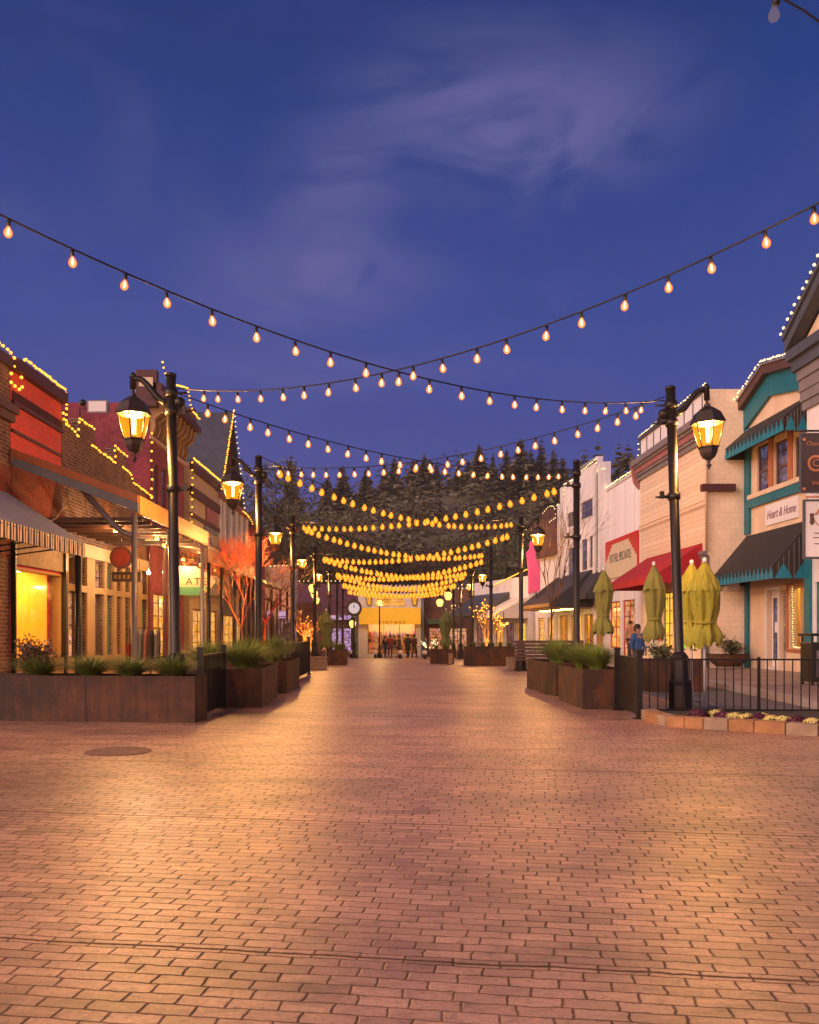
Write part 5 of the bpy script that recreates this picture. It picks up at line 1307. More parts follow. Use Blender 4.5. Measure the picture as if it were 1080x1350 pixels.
planter('small dark planter with grass at the left by the street end', [(-3.05, 43), (-2.15, 43), (-2.15, 44.6), (-3.05, 44.6)], .72, gz(43), [(-2.6, 43.5, 1.1), (-2.5, 44.2, 1.0)],
        gl=['front grass clump of the far left planter', 'rear grass clump of the far left planter'], gn=260, gs=.5, gh=.5, seed=11)
planter('long dark brown planter behind the flared right lamp post', [(3.55, 42), (5.9, 42), (5.9, 43.2), (3.55, 43.2)], .9, gz(42), [(4.0 + k * .42, 42.5, .9) for k in range(5)],
        gl=['grass clump at the %s of the long dark brown right planter' % w for w in ('street end', 'street side quarter', 'middle', 'shop side quarter', 'shop end')], gn=220, gs=.45, gh=.42, seed=12)
planter('small far planter right of the yellow awning shop, below the pale umbrella', [(2.1, 46), (3.3, 46), (3.3, 47.2), (2.1, 47.2)], .75, gz(46), [(2.4, 46.5, 1), (2.95, 46.5, 1)],
        gl=['grass clump at the left of the small far right planter', 'grass clump at the right of the small far right planter'], gn=220, gs=.45, gh=.45, seed=13)
planter('dark low planter in front of the striped candy shop behind the right fence', [(6.2, 21.2), (7.5, 21.2), (7.5, 22.2), (6.2, 22.2)], .78, .0, [], seed=14)

# leafy shrubs: many small leaves round forked stems
def shrub(label, loc, w, h, n, leaf, stem='bark', cat='shrub', seed=0, ls=.05, name='shrub', group=None, pointed=True):
    r_ = thing(name, label, cat, loc, 0, group); rnd = random.Random(seed); st = MB(); lf = MB()
    for i in range(max(5, n // 60)):
        a = rnd.uniform(0, 2 * PI); e = rnd.uniform(.2, 1.0); tip = Vector((math.cos(a) * w * .5 * e, math.sin(a) * w * .5 * e, h * rnd.uniform(.6, 1)))
        mid = tip * .5 + Vector((rnd.uniform(-.05, .05), rnd.uniform(-.05, .05), h * .1)); st.tube([(0, 0, 0), mid, tip], [.012, .008, .003], 5)
        for k in range(60):
            t = rnd.uniform(.25, 1.05); c = (mid * 2 * t if t < .5 else mid + (tip - mid) * (t - .5) * 2) + Vector([rnd.gauss(0, w * .09) for _ in range(3)])
            d = Vector([rnd.gauss(0, 1) for _ in range(3)]); d.z = abs(d.z) * .8; d.normalize(); s_ = d.cross(Vector([rnd.gauss(0, 1) for _ in range(3)])).normalized()
            L_ = ls * rnd.uniform(.7, 1.4); lf.add([c, c + d * L_ * .5 + s_ * L_ * .22, c + d * L_, c + d * L_ * .5 - s_ * L_ * .22], [(0, 1, 2, 3)])
    st.build('stems', stem, r_); lf.build('leaves', leaf, r_); return r_
shrub('dry reddish shrub at the left end of the long planter', (-6.05, 15.15, .66), .72, .62, 1500, 'leaf_dry', seed=2, ls=.07)
shrub('dark leafy plant in the low planter before the candy shop', (6.6, 21.6, .7), .8, .35, 700, 'leaf_dark', seed=4, ls=.09)
shrub('bushy green plant by the second right planter', (4.75, 22.6, .35), .8, .65, 700, 'leaf_dark', seed=5, ls=.09)
shrub('small plant between the right planters and the umbrellas', (5.4, 24.5, .2), .9, .9, 700, 'leaf_dark', seed=6, ls=.09)
shrub('low dark shrub at the foot of the street clock', (-3.4, 60, gz(60)), 1.3, .9, 500, 'leaf_dark', seed=7, ls=.12)

# dark panels and slatted fences
def panel_fence(label, x0, y0, x1, y1, h=1.08, solid=True, group='black fence panels'):
    L_ = math.hypot(x1 - x0, y1 - y0); r_ = thing('fence_panel', label, 'fence', (x0, y0, gz((y0 + y1) / 2)), math.atan2(y1 - y0, x1 - x0), group)
    for k, x in enumerate((0, L_)):
        p_ = MB().box(x - .045, x + .045, -.045, .045, 0.01, h + .12).box(x - .11, x + .11, -.09, .09, 0, .012)
        p_.build('post', 'black_metal', r_); MB().box(x - .055, x + .055, -.055, .055, h + .121, h + .16).build('cap', 'black_metal', r_)
    if solid: MB().box(.05, L_ - .05, -.012, .012, .10, h).build('panel', 'black_metal', r_)
    mb = MB().box(.05, L_ - .05, -.022, .022, h + .0, h + .03).box(.05, L_ - .05, -.022, .022, .07, .098); mb.build('rail', 'black_metal', r_)
    mb = MB(); n = int(L_ / .115)
    for k in range(1, n): x = L_ * k / n; mb.box(x - .009, x + .009, -.022, -.013 if solid else .013, .1, h)
    mb.build('slats', 'black_metal', r_)
    return r_
panel_fence('solid black fence panel between the long planter and the grass box planter, left', -3.16, 14.75, -3.18, 16.9, 1.05)
panel_fence('solid black fence panel beside the near right planter', 4.19, 14.95, 4.24, 16.6, 1.0)
panel_fence('dark slatted fence panel beyond the rounded left planter', -2.85, 24.6, -2.72, 29.5, 1.1)
panel_fence('low dark fence in front of the yellow awning shop', -.9, 71, 2.6, 70.6, .85, False)
# open railing on the right
def railing(label, x0, y0, x1, y1, h=1.0):
    L_ = math.hypot(x1 - x0, y1 - y0); r_ = thing('railing', label, 'railing', (x0, y0, 0), math.atan2(y1 - y0, x1 - x0))
    MB().box(0, L_, -.022, .022, h - .03, h).box(0, L_, -.018, .018, .10, .13).build('rails', 'black_metal', r_)
    n = int(L_ / .142)
    for k in range(n + 1):
        x = L_ * k / n; b = MB(); w = .022 if k % 14 == 0 else .008
        b.box(x - w, x + w, -w, w, .131 if k % 14 else 0.0, h - .031 if k % 14 else h + .03).build('bar', 'black_metal', r_)
    return r_
railing('open black bar railing in front of the side street, right', 4.32, 15.3, 10.2, 15.15)
# thin rails behind the left planters
r_ = thing('railing', 'thin dark rail running behind the left planters', 'railing', (-4.3, 15.9, 0))
mb = MB(); mb.tube([(0, 0, .98), (0, 8.4, .98)], .016, 6); mb.build('rails', 'black_metal', r_)
for k in range(8): MB().tube([(0, k * 1.2, 0), (0, k * 1.2, .98)], .014, 6).build('bar', 'black_metal', r_)

# stone kerb and flowers
fb = thing('flower_bed', 'curved bed edged with orange stone blocks in front of the black railing, right', 'flower bed', (4.2, 13.7, 0))
kp = [(4.22, 15.05), (4.16, 14.3), (4.26, 13.75), (4.7, 13.35), (5.3, 12.95), (6.0, 12.45), (7.0, 11.9), (8.2, 11.5)]
rnd = random.Random(4)
def off(i, d):
    a = Vector(kp[max(i - 1, 0)]); b = Vector(kp[min(i + 1, len(kp) - 1)]); t = (b - a).normalized(); return Vector(kp[i]) + Vector((-t.y, t.x)) * d
for i in range(len(kp) - 1):
    for j in range(2):
        def pt(s, d):
            a, b = off(i, d), off(i + 1, d); return a + (b - a) * s
        s0, s1 = j * .5 + .006, (j + 1) * .5 - .006
        q = [pt(s0, 0), pt(s1, 0), pt(s1, .27), pt(s0, .27)]; hh = .165 + rnd.uniform(-.006, .006)
        mb = MB(); mb.add([(p.x - 4.2, p.y - 13.7, 0.0) for p in q] + [(p.x - 4.2, p.y - 13.7, hh) for p in q], [(4, 5, 6, 7), (0, 1, 5, 4), (1, 2, 6, 5), (2, 3, 7, 6), (3, 0, 4, 7)])
        mb.build('kerb_block', 'stone_orange' if (i * 2 + j) % 3 else 'stone_tan', fb, .012)
inn = [off(i, .26) for i in range(len(kp))]
MB().add([(p.x - 4.2, p.y - 13.7, .12) for p in inn] + [(8.4 - 4.2, 15.05 - 13.7, .12)], [tuple(range(len(inn) + 1))]).build('soil', 'earth', fb)
fl_px = [(920, 'p', 0), (955, 'p', 1), (945, 'y', 2), (969, 'y', 3), (985, 'y', 4), (1000, 'p', 5), (1006, 'y', 9), (1019, 'y', 6), (1033, 'y', 10), (1051, 'p', 7), (1072, 'y', 8), (1092, 'p', 11)]
names = {'p': 'dark purple', 'y': 'pale yellow'}
pos = ['standing alone nearest the lamp post', 'just right of the lone purple one', 'tucked left behind the second purple mound', 'between the purple mounds, largest of the left pair', 'small, just left of the middle purple mound',
       'in the middle of the bed', 'right of the middle purple mound', 'between two yellow mounds near the picture edge', 'at the right edge of the picture', 'peeking behind the middle purple mound', 'touching the right purple mound', 'outside the right edge of the picture']
for px, k, idx in fl_px:
    Z = 14.15 - (px - 915) * .0085; r = .135 if k == 'p' else .12
    if idx in (2, 9): Z += .25
    x = X_(px, Z); f_ = thing('flower_mound', '%s flower mound %s' % (names[k], pos[idx]), 'flowers', (x, Z, .12), 0, 'flower mounds behind the stone kerb')
    mb = MB(); rn = random.Random(idx)
    for q in range(150):
        a, e = rn.uniform(0, 2 * PI), math.asin(rn.uniform(.05, 1)); rr2 = r * rn.uniform(.85, 1.05)
        c = Vector((math.cos(a) * math.cos(e) * rr2 * 1.25, math.sin(a) * math.cos(e) * rr2, math.sin(e) * rr2 * .85)); nrm = c.normalized()
        t1 = nrm.cross(Vector((rn.uniform(-1, 1), rn.uniform(-1, 1), .3))).normalized(); t2 = nrm.cross(t1); s_ = .022
        mb.add([c + (t1 * math.cos(2 * PI * w_ / 5) + t2 * math.sin(2 * PI * w_ / 5)) * s_ + nrm * .004 * (w_ % 2) for w_ in range(5)], [(0, 1, 2, 3, 4)])
    mb.build('petals', 'petal_purple' if k == 'p' else 'petal_yellow', f_)
    lf = MB()
    for q in range(60):
        a = rn.uniform(0, 2 * PI); c = Vector((math.cos(a) * r * 1.1, math.sin(a) * r * .95, rn.uniform(.0, .05))); d = Vector((math.cos(a), math.sin(a), rn.uniform(-.1, .8))).normalized() * .05; s_ = Vector((-math.sin(a), math.cos(a), 0)) * .014
        lf.add([c, c + d * .5 + s_, c + d, c + d * .5 - s_], [(0, 1, 2, 3)])
    lf.build('leaves', 'leaf_dark', f_)

# closed umbrellas
leafy('umbrella_far', (.12, .15, .05), (.17, .20, .07), .85, wn=2)
def umbrella(label, x, y, z0, top, fab0, w, mat='umbrella_cloth', seed=0, base=True):
    """top: height of the finial, fab0: height of the cloth's lower edge"""
    r_ = thing('closed_umbrella', label, 'umbrella', (x, y, z0), seed * .7, 'closed green parasols')
    MB().lathe([(.022, .05), (.022, top - .1)], 10).build('pole', 'white_trim', r_)
    if base: MB().lathe([(.26, 0), (.26, .04), (.22, .06), (.05, .07), (.035, .3)], 20).build('base', 'grey_metal', r_)
    MB().lathe([(.01, top - .13), (.035, top - .10), (.045, top - .05), (.03, top - .01), (.005, top)], 12).build('finial', 'white_paint', r_)
    rnd = random.Random(seed); mb = MB(); nseg = 48; H_c = top - .10; ph = rnd.uniform(0, 6)
    tie = fab0 + (H_c - fab0) * .30
    def lerp(t, ks):
        for (a_, ra), (b_, rb_) in zip(ks, ks[1:]):
            if t <= b_: q_ = (t - a_) / (b_ - a_); q_ = q_ * q_ * (3 - 2 * q_); return ra + (rb_ - ra) * q_
        return ks[-1][1]
    def prof_r(t): return w * lerp(t, [(0, .92), (.07, .98), (.27, .56), (.45, .72), (.66, .82), (.80, .62), (1.0, .10)])
    rows = 26; vs = []
    for j in range(rows + 1):
        t = j / rows; rad = prof_r(t)
        for k in range(nseg):
            a = 2 * PI * k / nseg
            fold = .30 * (abs(math.cos(3.5 * a + ph + 1.3 * t)) - .6) + .08 * math.cos(15 * a + ph * 2 - t * 4) + .12 * math.cos(2 * a + 4.5 * t + ph) + .06 * math.cos(5 * a - 6 * t)
            damp = 1.15 if t < .7 else max(.25, 1 - (t - .7) * 2.2)
            rr_ = rad * (1 + fold * damp); zz = fab0 + (H_c - fab0) * t
            if j == 0: zz += .05 * math.cos(8 * a + ph) + .03 * math.sin(3 * a)
            vs.append((rr_ * math.cos(a) * 1.08 + w * .12 * math.sin(4.2 * t + ph), rr_ * math.sin(a) + w * .10 * math.sin(5 * t + 2 * ph), zz + w * .10 * math.cos(a + ph) * (1 - t)))
    mb.add(vs, [(j * nseg + k, j * nseg + (k + 1) % nseg, (j + 1) * nseg + (k + 1) % nseg, (j + 1) * nseg + k) for j in range(rows) for k in range(nseg)], True)
    cl = mb.build('canopy', mat, r_)
    # vent cap with its pointed hem near the top
    mb = MB(); vs = []; zc = fab0 + (H_c - fab0) * .69
    for j in range(6):
        t = j / 5; rad = w * .93 * (1 - t) ** .9 + .03
        for k in range(nseg):
            a = 2 * PI * k / nseg; q = rad * (1 + (.13 * math.cos(8 * a + ph + .5) + .06 * math.cos(3 * a + ph)) * (1 - t * .7)); zz = zc + (H_c + .01 - zc) * t
            if j == 0: zz -= .07 * abs(math.cos(4 * a + ph / 2))
            vs.append((q * math.cos(a), q * math.sin(a), zz))
    mb.add(vs, [(j * nseg + k, j * nseg + (k + 1) % nseg, (j + 1) * nseg + (k + 1) % nseg, (j + 1) * nseg + k) for j in range(5) for k in range(nseg)], True)
    mb.build('vent', mat, cl)
    MB().lathe([(w * .60, fab0 + (H_c - fab0) * .255), (w * .64, fab0 + (H_c - fab0) * .27), (w * .60, fab0 + (H_c - fab0) * .285)], 24).build('tie_strap', mat, cl)
    return r_
umbrella('closed yellow green umbrella at the right of the pair beside the nearest right lamp post', X_(929, 17.2), 17.2, 0, 2.90, 1.20, .29, seed=1)
umbrella('closed yellow green umbrella, left of the pair, partly behind the lamp post', X_(912, 18.4), 18.4, 0, 2.95, 1.22, .30, seed=2)
umbrella('closed green umbrella with a pink knob before the red awning', X_(862, 22.5), 22.5, .0, 3.23, 1.25, .26, 'umbrella_cloth_olive', 3)
umbrella('closed olive umbrella left of the red and white shop entrance', X_(796, 25.5), 25.5, .0, 3.30, 1.40, .27, 'umbrella_cloth_olive', 4)
umbrella('far closed green umbrella on the left before the maroon roofed shop', X_(430, 47), 47, gz(47), 2.9, .85, .36, 'umbrella_far', 5)
umbrella('far closed pale green umbrella on the right before the brick shop', X_(588, 50), 50, gz(50), 3.05, .95, .36, 'umbrella_far', 6)

# hanging trough of plants on the wall of the cream building
bk = thing('wall_basket', 'half round moss lined basket of plants on the cream side wall', 'flower basket', (X_(964, 31.6), 31.9, .62), 0); bk.scale = (.58, .8, .72)
mb = MB(); n = 18; vs = []
for j in range(5):
    t = j / 4; rr_ = 1.0 * math.sin(PI / 2 * (.35 + .65 * t))
    for k in range(n + 1): a = PI + PI * k / n; vs.append((math.cos(a) * 1.28 * rr_, math.sin(a) * .42 * rr_, -.62 + .62 * t))
mb.add(vs, [(j * (n + 1) + k, j * (n + 1) + k + 1, (j + 1) * (n + 1) + k + 1, (j + 1) * (n + 1) + k) for j in range(4) for k in range(n)], True).build('liner', 'basket_moss', bk)
mb = MB()
for k in range(0, n + 1, 1): a = PI + PI * k / n; mb.tube([(math.cos(a) * 1.3 * math.sin(PI / 2 * (.35 + .65 * t)), math.sin(a) * .44 * math.sin(PI / 2 * (.35 + .65 * t)), -.63 + .63 * t) for t in (0, .3, .6, 1)], .012, 5)
mb.tube([(math.cos(PI + PI * k / n) * 1.31, math.sin(PI + PI * k / n) * .45, .0) for k in range(n + 1)], .02, 5).build('frame', 'black_metal', bk)
shrub('leafy plants growing in the wall basket', (X_(966, 31.6), 31.7, .55), 1.1, .5, 700, 'leaf_dark', seed=21, ls=.11)

# bench, bins, blocks
bn = thing('slatted_bench', 'long bench with slatted wooden back between the right lamp post and the planters', 'bench', (X_(678, 33.2), 33.2, gz(33.2)))
for k in range(5): MB().box(0, 2.6, .0, .04, .50 + k * .135, .61 + k * .135).build('back_slat', 'wood_slats', bn)
for k in range(3): MB().box(0, 2.6, -.5 + k * .16, -.37 + k * .16, .42, .46).build('seat_slat', 'wood_slats', bn)
for x in (.1, 1.3, 2.5): MB().box(x, x + .07, .041, .09, 0, 1.15).box(x, x + .07, -.46, .04, .36, .415).box(x, x + .07, -.46, -.40, 0, .36).build('leg', 'black_metal', bn)
for i, (px0, px1, Z, h, lab) in enumerate(((670, 683, 34.0, .50, 'square tan stone block left of the slatted bench'), (407, 430, 35.0, .5, 'wide tan stone block at the left below the dark slatted fence'), (592, 597, 44.0, .55, 'small tan stone block beside the far right planter'))):
    r_ = thing('stone_block', lab, 'stone block', (X_(px0, Z), Z, gz(Z)), 0, 'stone seat blocks'); w = X_(px1, Z) - X_(px0, Z)
    MB().box(0, w, 0, .6, 0, h - .05).build('block', 'stone_tan', r_, .02); MB().box(-.02, w + .02, -.02, .62, h - .048, h).build('cap', 'stone_tan', r_, .01)
bx = thing('litter_bin', 'black square litter bin against the teal shop at the right edge', 'litter bin', (X_(1070, 21.5), 21.5, .14))
MB().box(0, .62, 0, .6, .08, 1.05).build('body', 'black_metal', bx, .02); MB().box(-.04, .66, -.04, .64, 1.20, 1.27).build('lid', 'black_metal', bx, .01)
for x, y in ((.02, .02), (.56, .02), (.02, .54), (.56, .54)): MB().box(x, x + .04, y, y + .04, 1.051, 1.199).build('support', 'black_metal', bx); 
for x, y in ((.02, .02), (.56, .02), (.02, .54), (.56, .54)): MB().box(x, x + .05, y, y + .05, 0, .079).build('foot', 'black_metal', bx)
MB().box(.12, .5, -.012, -.002, .2, .85).build('front_panel', 'grey_metal', bx)
hb_ = thing('hand_rack', 'clothes on a small rack by the left porch post', 'clothes rack', (-6.9, 25.2, .0))
MB().tube([(-.5, 0, 0), (-.5, 0, 1.55), (.35, 0, 1.55), (.35, 0, 0)], .02, 6).tube([(-.5, -.25, .02), (-.5, .25, .02)], .02, 6).tube([(.35, -.25, .02), (.35, .25, .02)], .02, 6).build('frame', 'black_metal', hb_)
for i, m_ in enumerate(('maroon_trim', 'blue_grey', 'pink_trim', 'coat_dark', 'grey_metal')):
    x = -.36 + i * .15; MB().prismx([(-.22, .55 + .05 * (i % 2)), (.22, .55 + .05 * (i % 2)), (.17, 1.35), (.05, 1.5), (-.05, 1.5), (-.17, 1.35)], x, x + .07).build('garment', m_, hb_, .02)
rb_ = frontal_sign('notice_board', 'small red board standing low before the left shop windows', 166, 179, 849, 866, 26.5, 'coat_red', 'sign')
MB().box(-.13, -.10, -.04, -.01, -1.2, -.19).box(.10, .13, -.04, -.01, -1.2, -.19).build('leg', 'black_metal', rb_)
mh = thing('drain_cover', 'round dark iron cover set in the paving, left foreground', 'manhole cover', (X_(156, 10.9), 10.9, .006))
MB().lathe([(.40, -.004), (.40, .002), (.38, .003)], 40).build('ring', 'iron_rusty', mh)
mb = MB()
for i in range(-5, 6):
    w = math.sqrt(max(0, .38 ** 2 - (i * .07) ** 2)); 
    if w > .05: mb.box(-w, w, i * .07 - .012, i * .07 + .012, .0041, .008)
mb.build('grate', 'iron_rusty', mh)
for i, px in enumerate((463, 495, 528, 560)):
    Z = 67.0 - i * 1.5; r_ = thing('bollard', 'pale round topped bollard, %s from the left before the end shops' % ORD[i + 1].replace('second', 'first').replace('third', 'second').replace('fourth', 'third').replace('fifth', 'last'), 'bollard', (X_(px, Z), Z, gz(Z)), 0, 'low round bollards at the street end')
    MB().lathe([(.10, 0), (.09, .25), (.06, .3)], 12).build('stem', 'black_metal', r_); MB().lathe([(.06, .301), (.16, .34), (.19, .44), (.15, .56), (.03, .62)], 14).build('head', 'white_trim', r_)

# clock
ck = thing('street_clock', 'black street clock on a post with a round white face, left of the yellow awning', 'clock', (X_(467, 66), 66, gz(66)))
MB().lathe([(.28, 0), (.28, .2), (.16, .3), (.13, 1.0), (.17, 1.1), (.09, 1.2), (.075, 2.8), (.13, 2.95), (.06, 3.05)], 14).build('post', 'black_metal', ck)
hd = MB(); n = 36; hd.prism([(.58 * math.cos(2 * PI * k / n), 3.72 + .62 * math.sin(2 * PI * k / n)) for k in range(n)], -.14, .14)
hd.prism([(-.12, 4.30), (.12, 4.30), (.04, 4.5), (-.04, 4.5)], -.06, .06); hdo = hd.build('head', 'black_metal', ck)
emit('clock_glow', (.75, .75, .85), .42, False)
fc = MB().prism([(.41 * math.cos(2 * PI * k / n), 3.72 + .41 * math.sin(2 * PI * k / n)) for k in range(n)], -.165, -.141).build('face', 'clock_glow', hdo)
for ln_, an, w in ((.22, 100, .03), (.32, 80, .02)):
    a = R(an); MB().prism([(-math.sin(a) * w, 3.72 + math.cos(a) * w), (math.sin(a) * w, 3.72 - math.cos(a) * w), (math.sin(a) * w * .5 + math.cos(a) * ln_, 3.72 + math.sin(a) * ln_), (-math.sin(a) * w * .5 + math.cos(a) * ln_, 3.72 + math.sin(a) * ln_)], -.175, -.166).build('hand', 'ink', fc)
mb = MB()
for k in range(12):
    a = 2 * PI * k / 12; c, s_ = math.cos(a), math.sin(a)
    mb.prism([(c * .32 - s_ * .012, 3.72 + s_ * .32 + c * .012), (c * .32 + s_ * .012, 3.72 + s_ * .32 - c * .012), (c * .385 + s_ * .012, 3.72 + s_ * .385 - c * .012), (c * .385 - s_ * .012, 3.72 + s_ * .385 + c * .012)], -.171, -.166)
mb.build('numerals', 'ink', fc)

bulbglass('globe_glass', (1.0, .40, .03), (1.0, .62, .2), 1.0, 1.6, .3)
# small globe lamps and lanterns at the far end
def globe_lamp(label, px, py, Z, r=.22, arms=0):
    top = H_(py, Z) - gz(Z); r_ = thing('globe_lamp', label, 'street lamp', (X_(px, Z), Z, gz(Z)), 0, 'far globe lamps')
    MB().lathe([(.2, 0), (.18, .3), (.09, .5), (.06, .7), (.045, top - r)], 12).build('post', 'black_metal', r_)
    MB().lathe([(.08, top - r - .02), (.12, top - r + .01)], 12).build('collar', 'black_metal', r_)
    MB().lathe([(.05, top - r + .012), (r * .8, top - r * .6), (r, top), (r * .75, top + r * .7), (.04, top + r)], 16).build('globe', 'globe_glass', r_)
    return r_
gl_ = globe_lamp('globe lamp on a thin post in front of the yellow awning', 500.5, 795, 67, .26)
l_ = bpy.data.lights.new('lamp_light', 'POINT'); l_.energy = 900; l_.color = (1, .60, .22); l_.shadow_soft_size = .0
o_ = bpy.data.objects.new('lamp_light', l_); col.objects.link(o_); o_.parent = gl_; o_.location = (0, 0, H_(795, 67) - gz(67))
def wall_lantern(label, px, py, Z, r=.24):
    r_ = thing('hanging_lantern', label, 'lantern', P(px, py, Z), 0, 'far lit lanterns'); 
    MB().lathe([(r * .45, -r * 1.1), (r * .8, -r * .5), (r * .9, r * .3), (r * .5, r * .8)], 12).build('glass', 'globe_light', r_)
    MB().lathe([(r * .95, r * .82), (r * .5, r * 1.4), (.03, r * 1.9)], 10).lathe([(.02, -r * 1.5), (r * .4, -r * 1.12)], 8).build('cap', 'black_metal', r_)
    MB().tube([(0, 0, r * 1.9), (0, 0, r * 2.6), (0, 3.0, r * 2.6)], .03, 6).build('bracket', 'black_metal', r_)
for lab, px, py, Z, r in (('lit lantern low left, topmost of three in a slanting row', 412, 775, 56, .27), ('lit lantern low left, middle of three in a slanting row', 414.5, 782.5, 60, .27), ('lit lantern low left, lowest of three in a slanting row', 417, 791, 64, .26),
                      ('amber lantern beside the street clock', 465, 822, 70, .3), ('right lit lantern of the pair near the gold letters', 591, 785, 60, .28), ('left lit lantern of the pair near the gold letters', 580, 794, 64, .28)):
    wall_lantern(lab, px, py, Z, r)
ln = thing('wall_lantern', 'small cluster lantern under the low shop awning', 'lantern', P(664, 822, 60))
for k in range(3): MB().blob((k * .22 - .2, 0, -.12 * (k % 2)), .10, 2, 0).build('bulb', 'globe_light', ln)
MB().box(-.3, .35, -.05, .05, .12, .17).box(-.02, .02, -.02, .02, .17, .8).build('bracket', 'black_metal', ln)

# ================================================================ people
def person(label, loc, rz, h, top, bottom, pose='stand', hair='hair', seed=0):
    r_ = thing('person', label, 'person', loc, rz, None)
    s = h / 1.7; rn = random.Random(seed)
    J = {'pel': (0, 0, .93), 'wst': (0, .01, 1.08), 'chs': (0, .0, 1.28), 'nck': (0, .0, 1.45), 'hd0': (0, -.01, 1.54), 'hd1': (0, -.015, 1.62)}
    st = rn.uniform(.05, .16)
    for sd, q in ((-1, 'l'), (1, 'r')):
        J['hip' + q] = (.09 * sd, 0, .90); J['kne' + q] = (.10 * sd, -.03 + st * sd * .6, .50); J['ank' + q] = (.11 * sd, .04 + st * sd, .09); J['toe' + q] = (.13 * sd, -.14 + st * sd, .04)
        J['shl' + q] = (.18 * sd, 0, 1.40); J['elb' + q] = (.24 * sd, .03, 1.13)
        J['wri' + q] = (.22 * sd, -.12 if (pose == 'bag' or sd > 0) else .02, .92)
    def skin(name, verts, edges, rad, mat, parent):
        me = bpy.data.meshes.new(name); me.from_pydata([Vector(J[v]) * s if isinstance(v, str) else Vector(v) * s for v in verts], edges, [])
        o = bpy.data.objects.new(name, me); col.objects.link(o); o.parent = parent
        sk = o.modifiers.new('s', 'SKIN'); su = o.modifiers.new('u', 'SUBSURF'); su.levels = 1; su.render_levels = 2
        for i, q in enumerate(rad): me.skin_vertices[0].data[i].radius = (q[0] * s, q[1] * s) if isinstance(q, tuple) else (q * s, q * s)
        me.skin_vertices[0].data[0].use_root = True; me.materials.append(M[mat]); return o
    V = ['pel', 'wst', 'chs', 'nck', 'hd0', 'hd1', 'hipl', 'knel', 'ankl', 'toel', 'hipr', 'kner', 'ankr', 'toer', 'shll', 'elbl', 'wril', 'shlr', 'elbr', 'wrir']
    E = [(0, 1), (1, 2), (2, 3), (3, 4), (4, 5), (0, 6), (6, 7), (7, 8), (8, 9), (0, 10), (10, 11), (11, 12), (12, 13), (2, 14), (14, 15), (15, 16), (2, 17), (17, 18), (18, 19)]
    RD = [(.14, .10), (.13, .09), (.15, .10), .055, .075, .085, .08, .055, .04, .035, .08, .055, .04, .035, .06, .042, .030, .06, .042, .030]
    body = skin('body', V, E, RD, 'skin', r_)
    # shirt / coat and trousers a little larger than the body
    skin('coat', ['pel', 'wst', 'chs', (0, 0, 1.43), 'shll', 'elbl', (-.222, -.06, .97) if pose == 'bag' else (-.222, .02, .97), 'shlr', 'elbr', (.222, -.10, .97), (0, 0, .80)],
         [(0, 1), (1, 2), (2, 3), (2, 4), (4, 5), (5, 6), (2, 7), (7, 8), (8, 9), (0, 10)], [(.17, .125), (.155, .115), (.175, .125), .07, .078, .058, .05, .078, .058, .05, (.175, .13)], top, body)
    skin('trousers', ['pel', 'hipl', 'knel', 'ankl', 'hipr', 'kner', 'ankr'], [(0, 1), (1, 2), (2, 3), (0, 4), (4, 5), (5, 6)], [(.15, .11), .095, .07, .055, .095, .07, .055], bottom, body)
    sh_ = MB()
    for q in 'lr': a = Vector(J['ank' + q]) * s; b = Vector(J['toe' + q]) * s; sh_.tube([a + Vector((0, .05, -.03)) * s, a + Vector((0, 0, -.04)) * s, (a + b) / 2 + Vector((0, 0, -.02)) * s, b], [.03 * s, .05 * s, .045 * s, .03 * s], 10)
    sh_.build('shoes', 'coat_dark', body)
    hr = MB(); hr.blob((0, .022 * s, 1.655 * s), .098 * s, 3, .05, 1.02); hr.blob((0, .05 * s, 1.60 * s), .085 * s, 2, .05, 1.2); hr.build('hair', hair, body)
    fcx = MB(); fcx.blob((0, -.105 * s, 1.605 * s), .016 * s, 1, 0, 1.4)
    for sd in (-1, 1): fcx.blob((sd * .083 * s, -.01 * s, 1.61 * s), .02 * s, 1, 0, 1.5)
    fcx.build('nose_and_ears', 'skin', body)
    ey = MB()
    for sd in (-1, 1): ey.blob((sd * .033 * s, -.092 * s, 1.63 * s), .009 * s, 1, 0)
    ey.box(-.025 * s, .025 * s, -.098 * s, -.09 * s, 1.565 * s, 1.57 * s); ey.build('eyes_and_mouth', 'ink', body)
    hn = MB()
    for q, sd in (('l', -1), ('r', 1)):
        w = Vector(J['wri' + q]) * s; hn.blob((w.x, w.y, w.z - .04 * s), .035 * s, 2, 0, 1.3)
        for k in range(4): hn.tube([w + Vector((0, (k - 1.5) * .016, -.07)) * s, w + Vector((-.004 * sd, (k - 1.5) * .017 - .005, -.105 - .012 * (k in (1, 2)))) * s, w + Vector((-.014 * sd, (k - 1.5) * .017 - .010, -.135 - .012 * (k in (1, 2)))) * s], [.009 * s, .008 * s, .006 * s], 6)
        hn.tube([w + Vector((-.01 * sd, -.03, -.03)) * s, w + Vector((-.02 * sd, -.05, -.06)) * s, w + Vector((-.02 * sd, -.052, -.085)) * s], [.011 * s, .009 * s, .007 * s], 6)
    hn.build('hands', 'skin', body)
    if pose == 'bag': MB().box((-.34) * s, (-.12) * s, -.2 * s, -.08 * s, .52 * s, .82 * s).build('bag', 'coat_red', r_, .02)
    return r_
PZ = 68.2
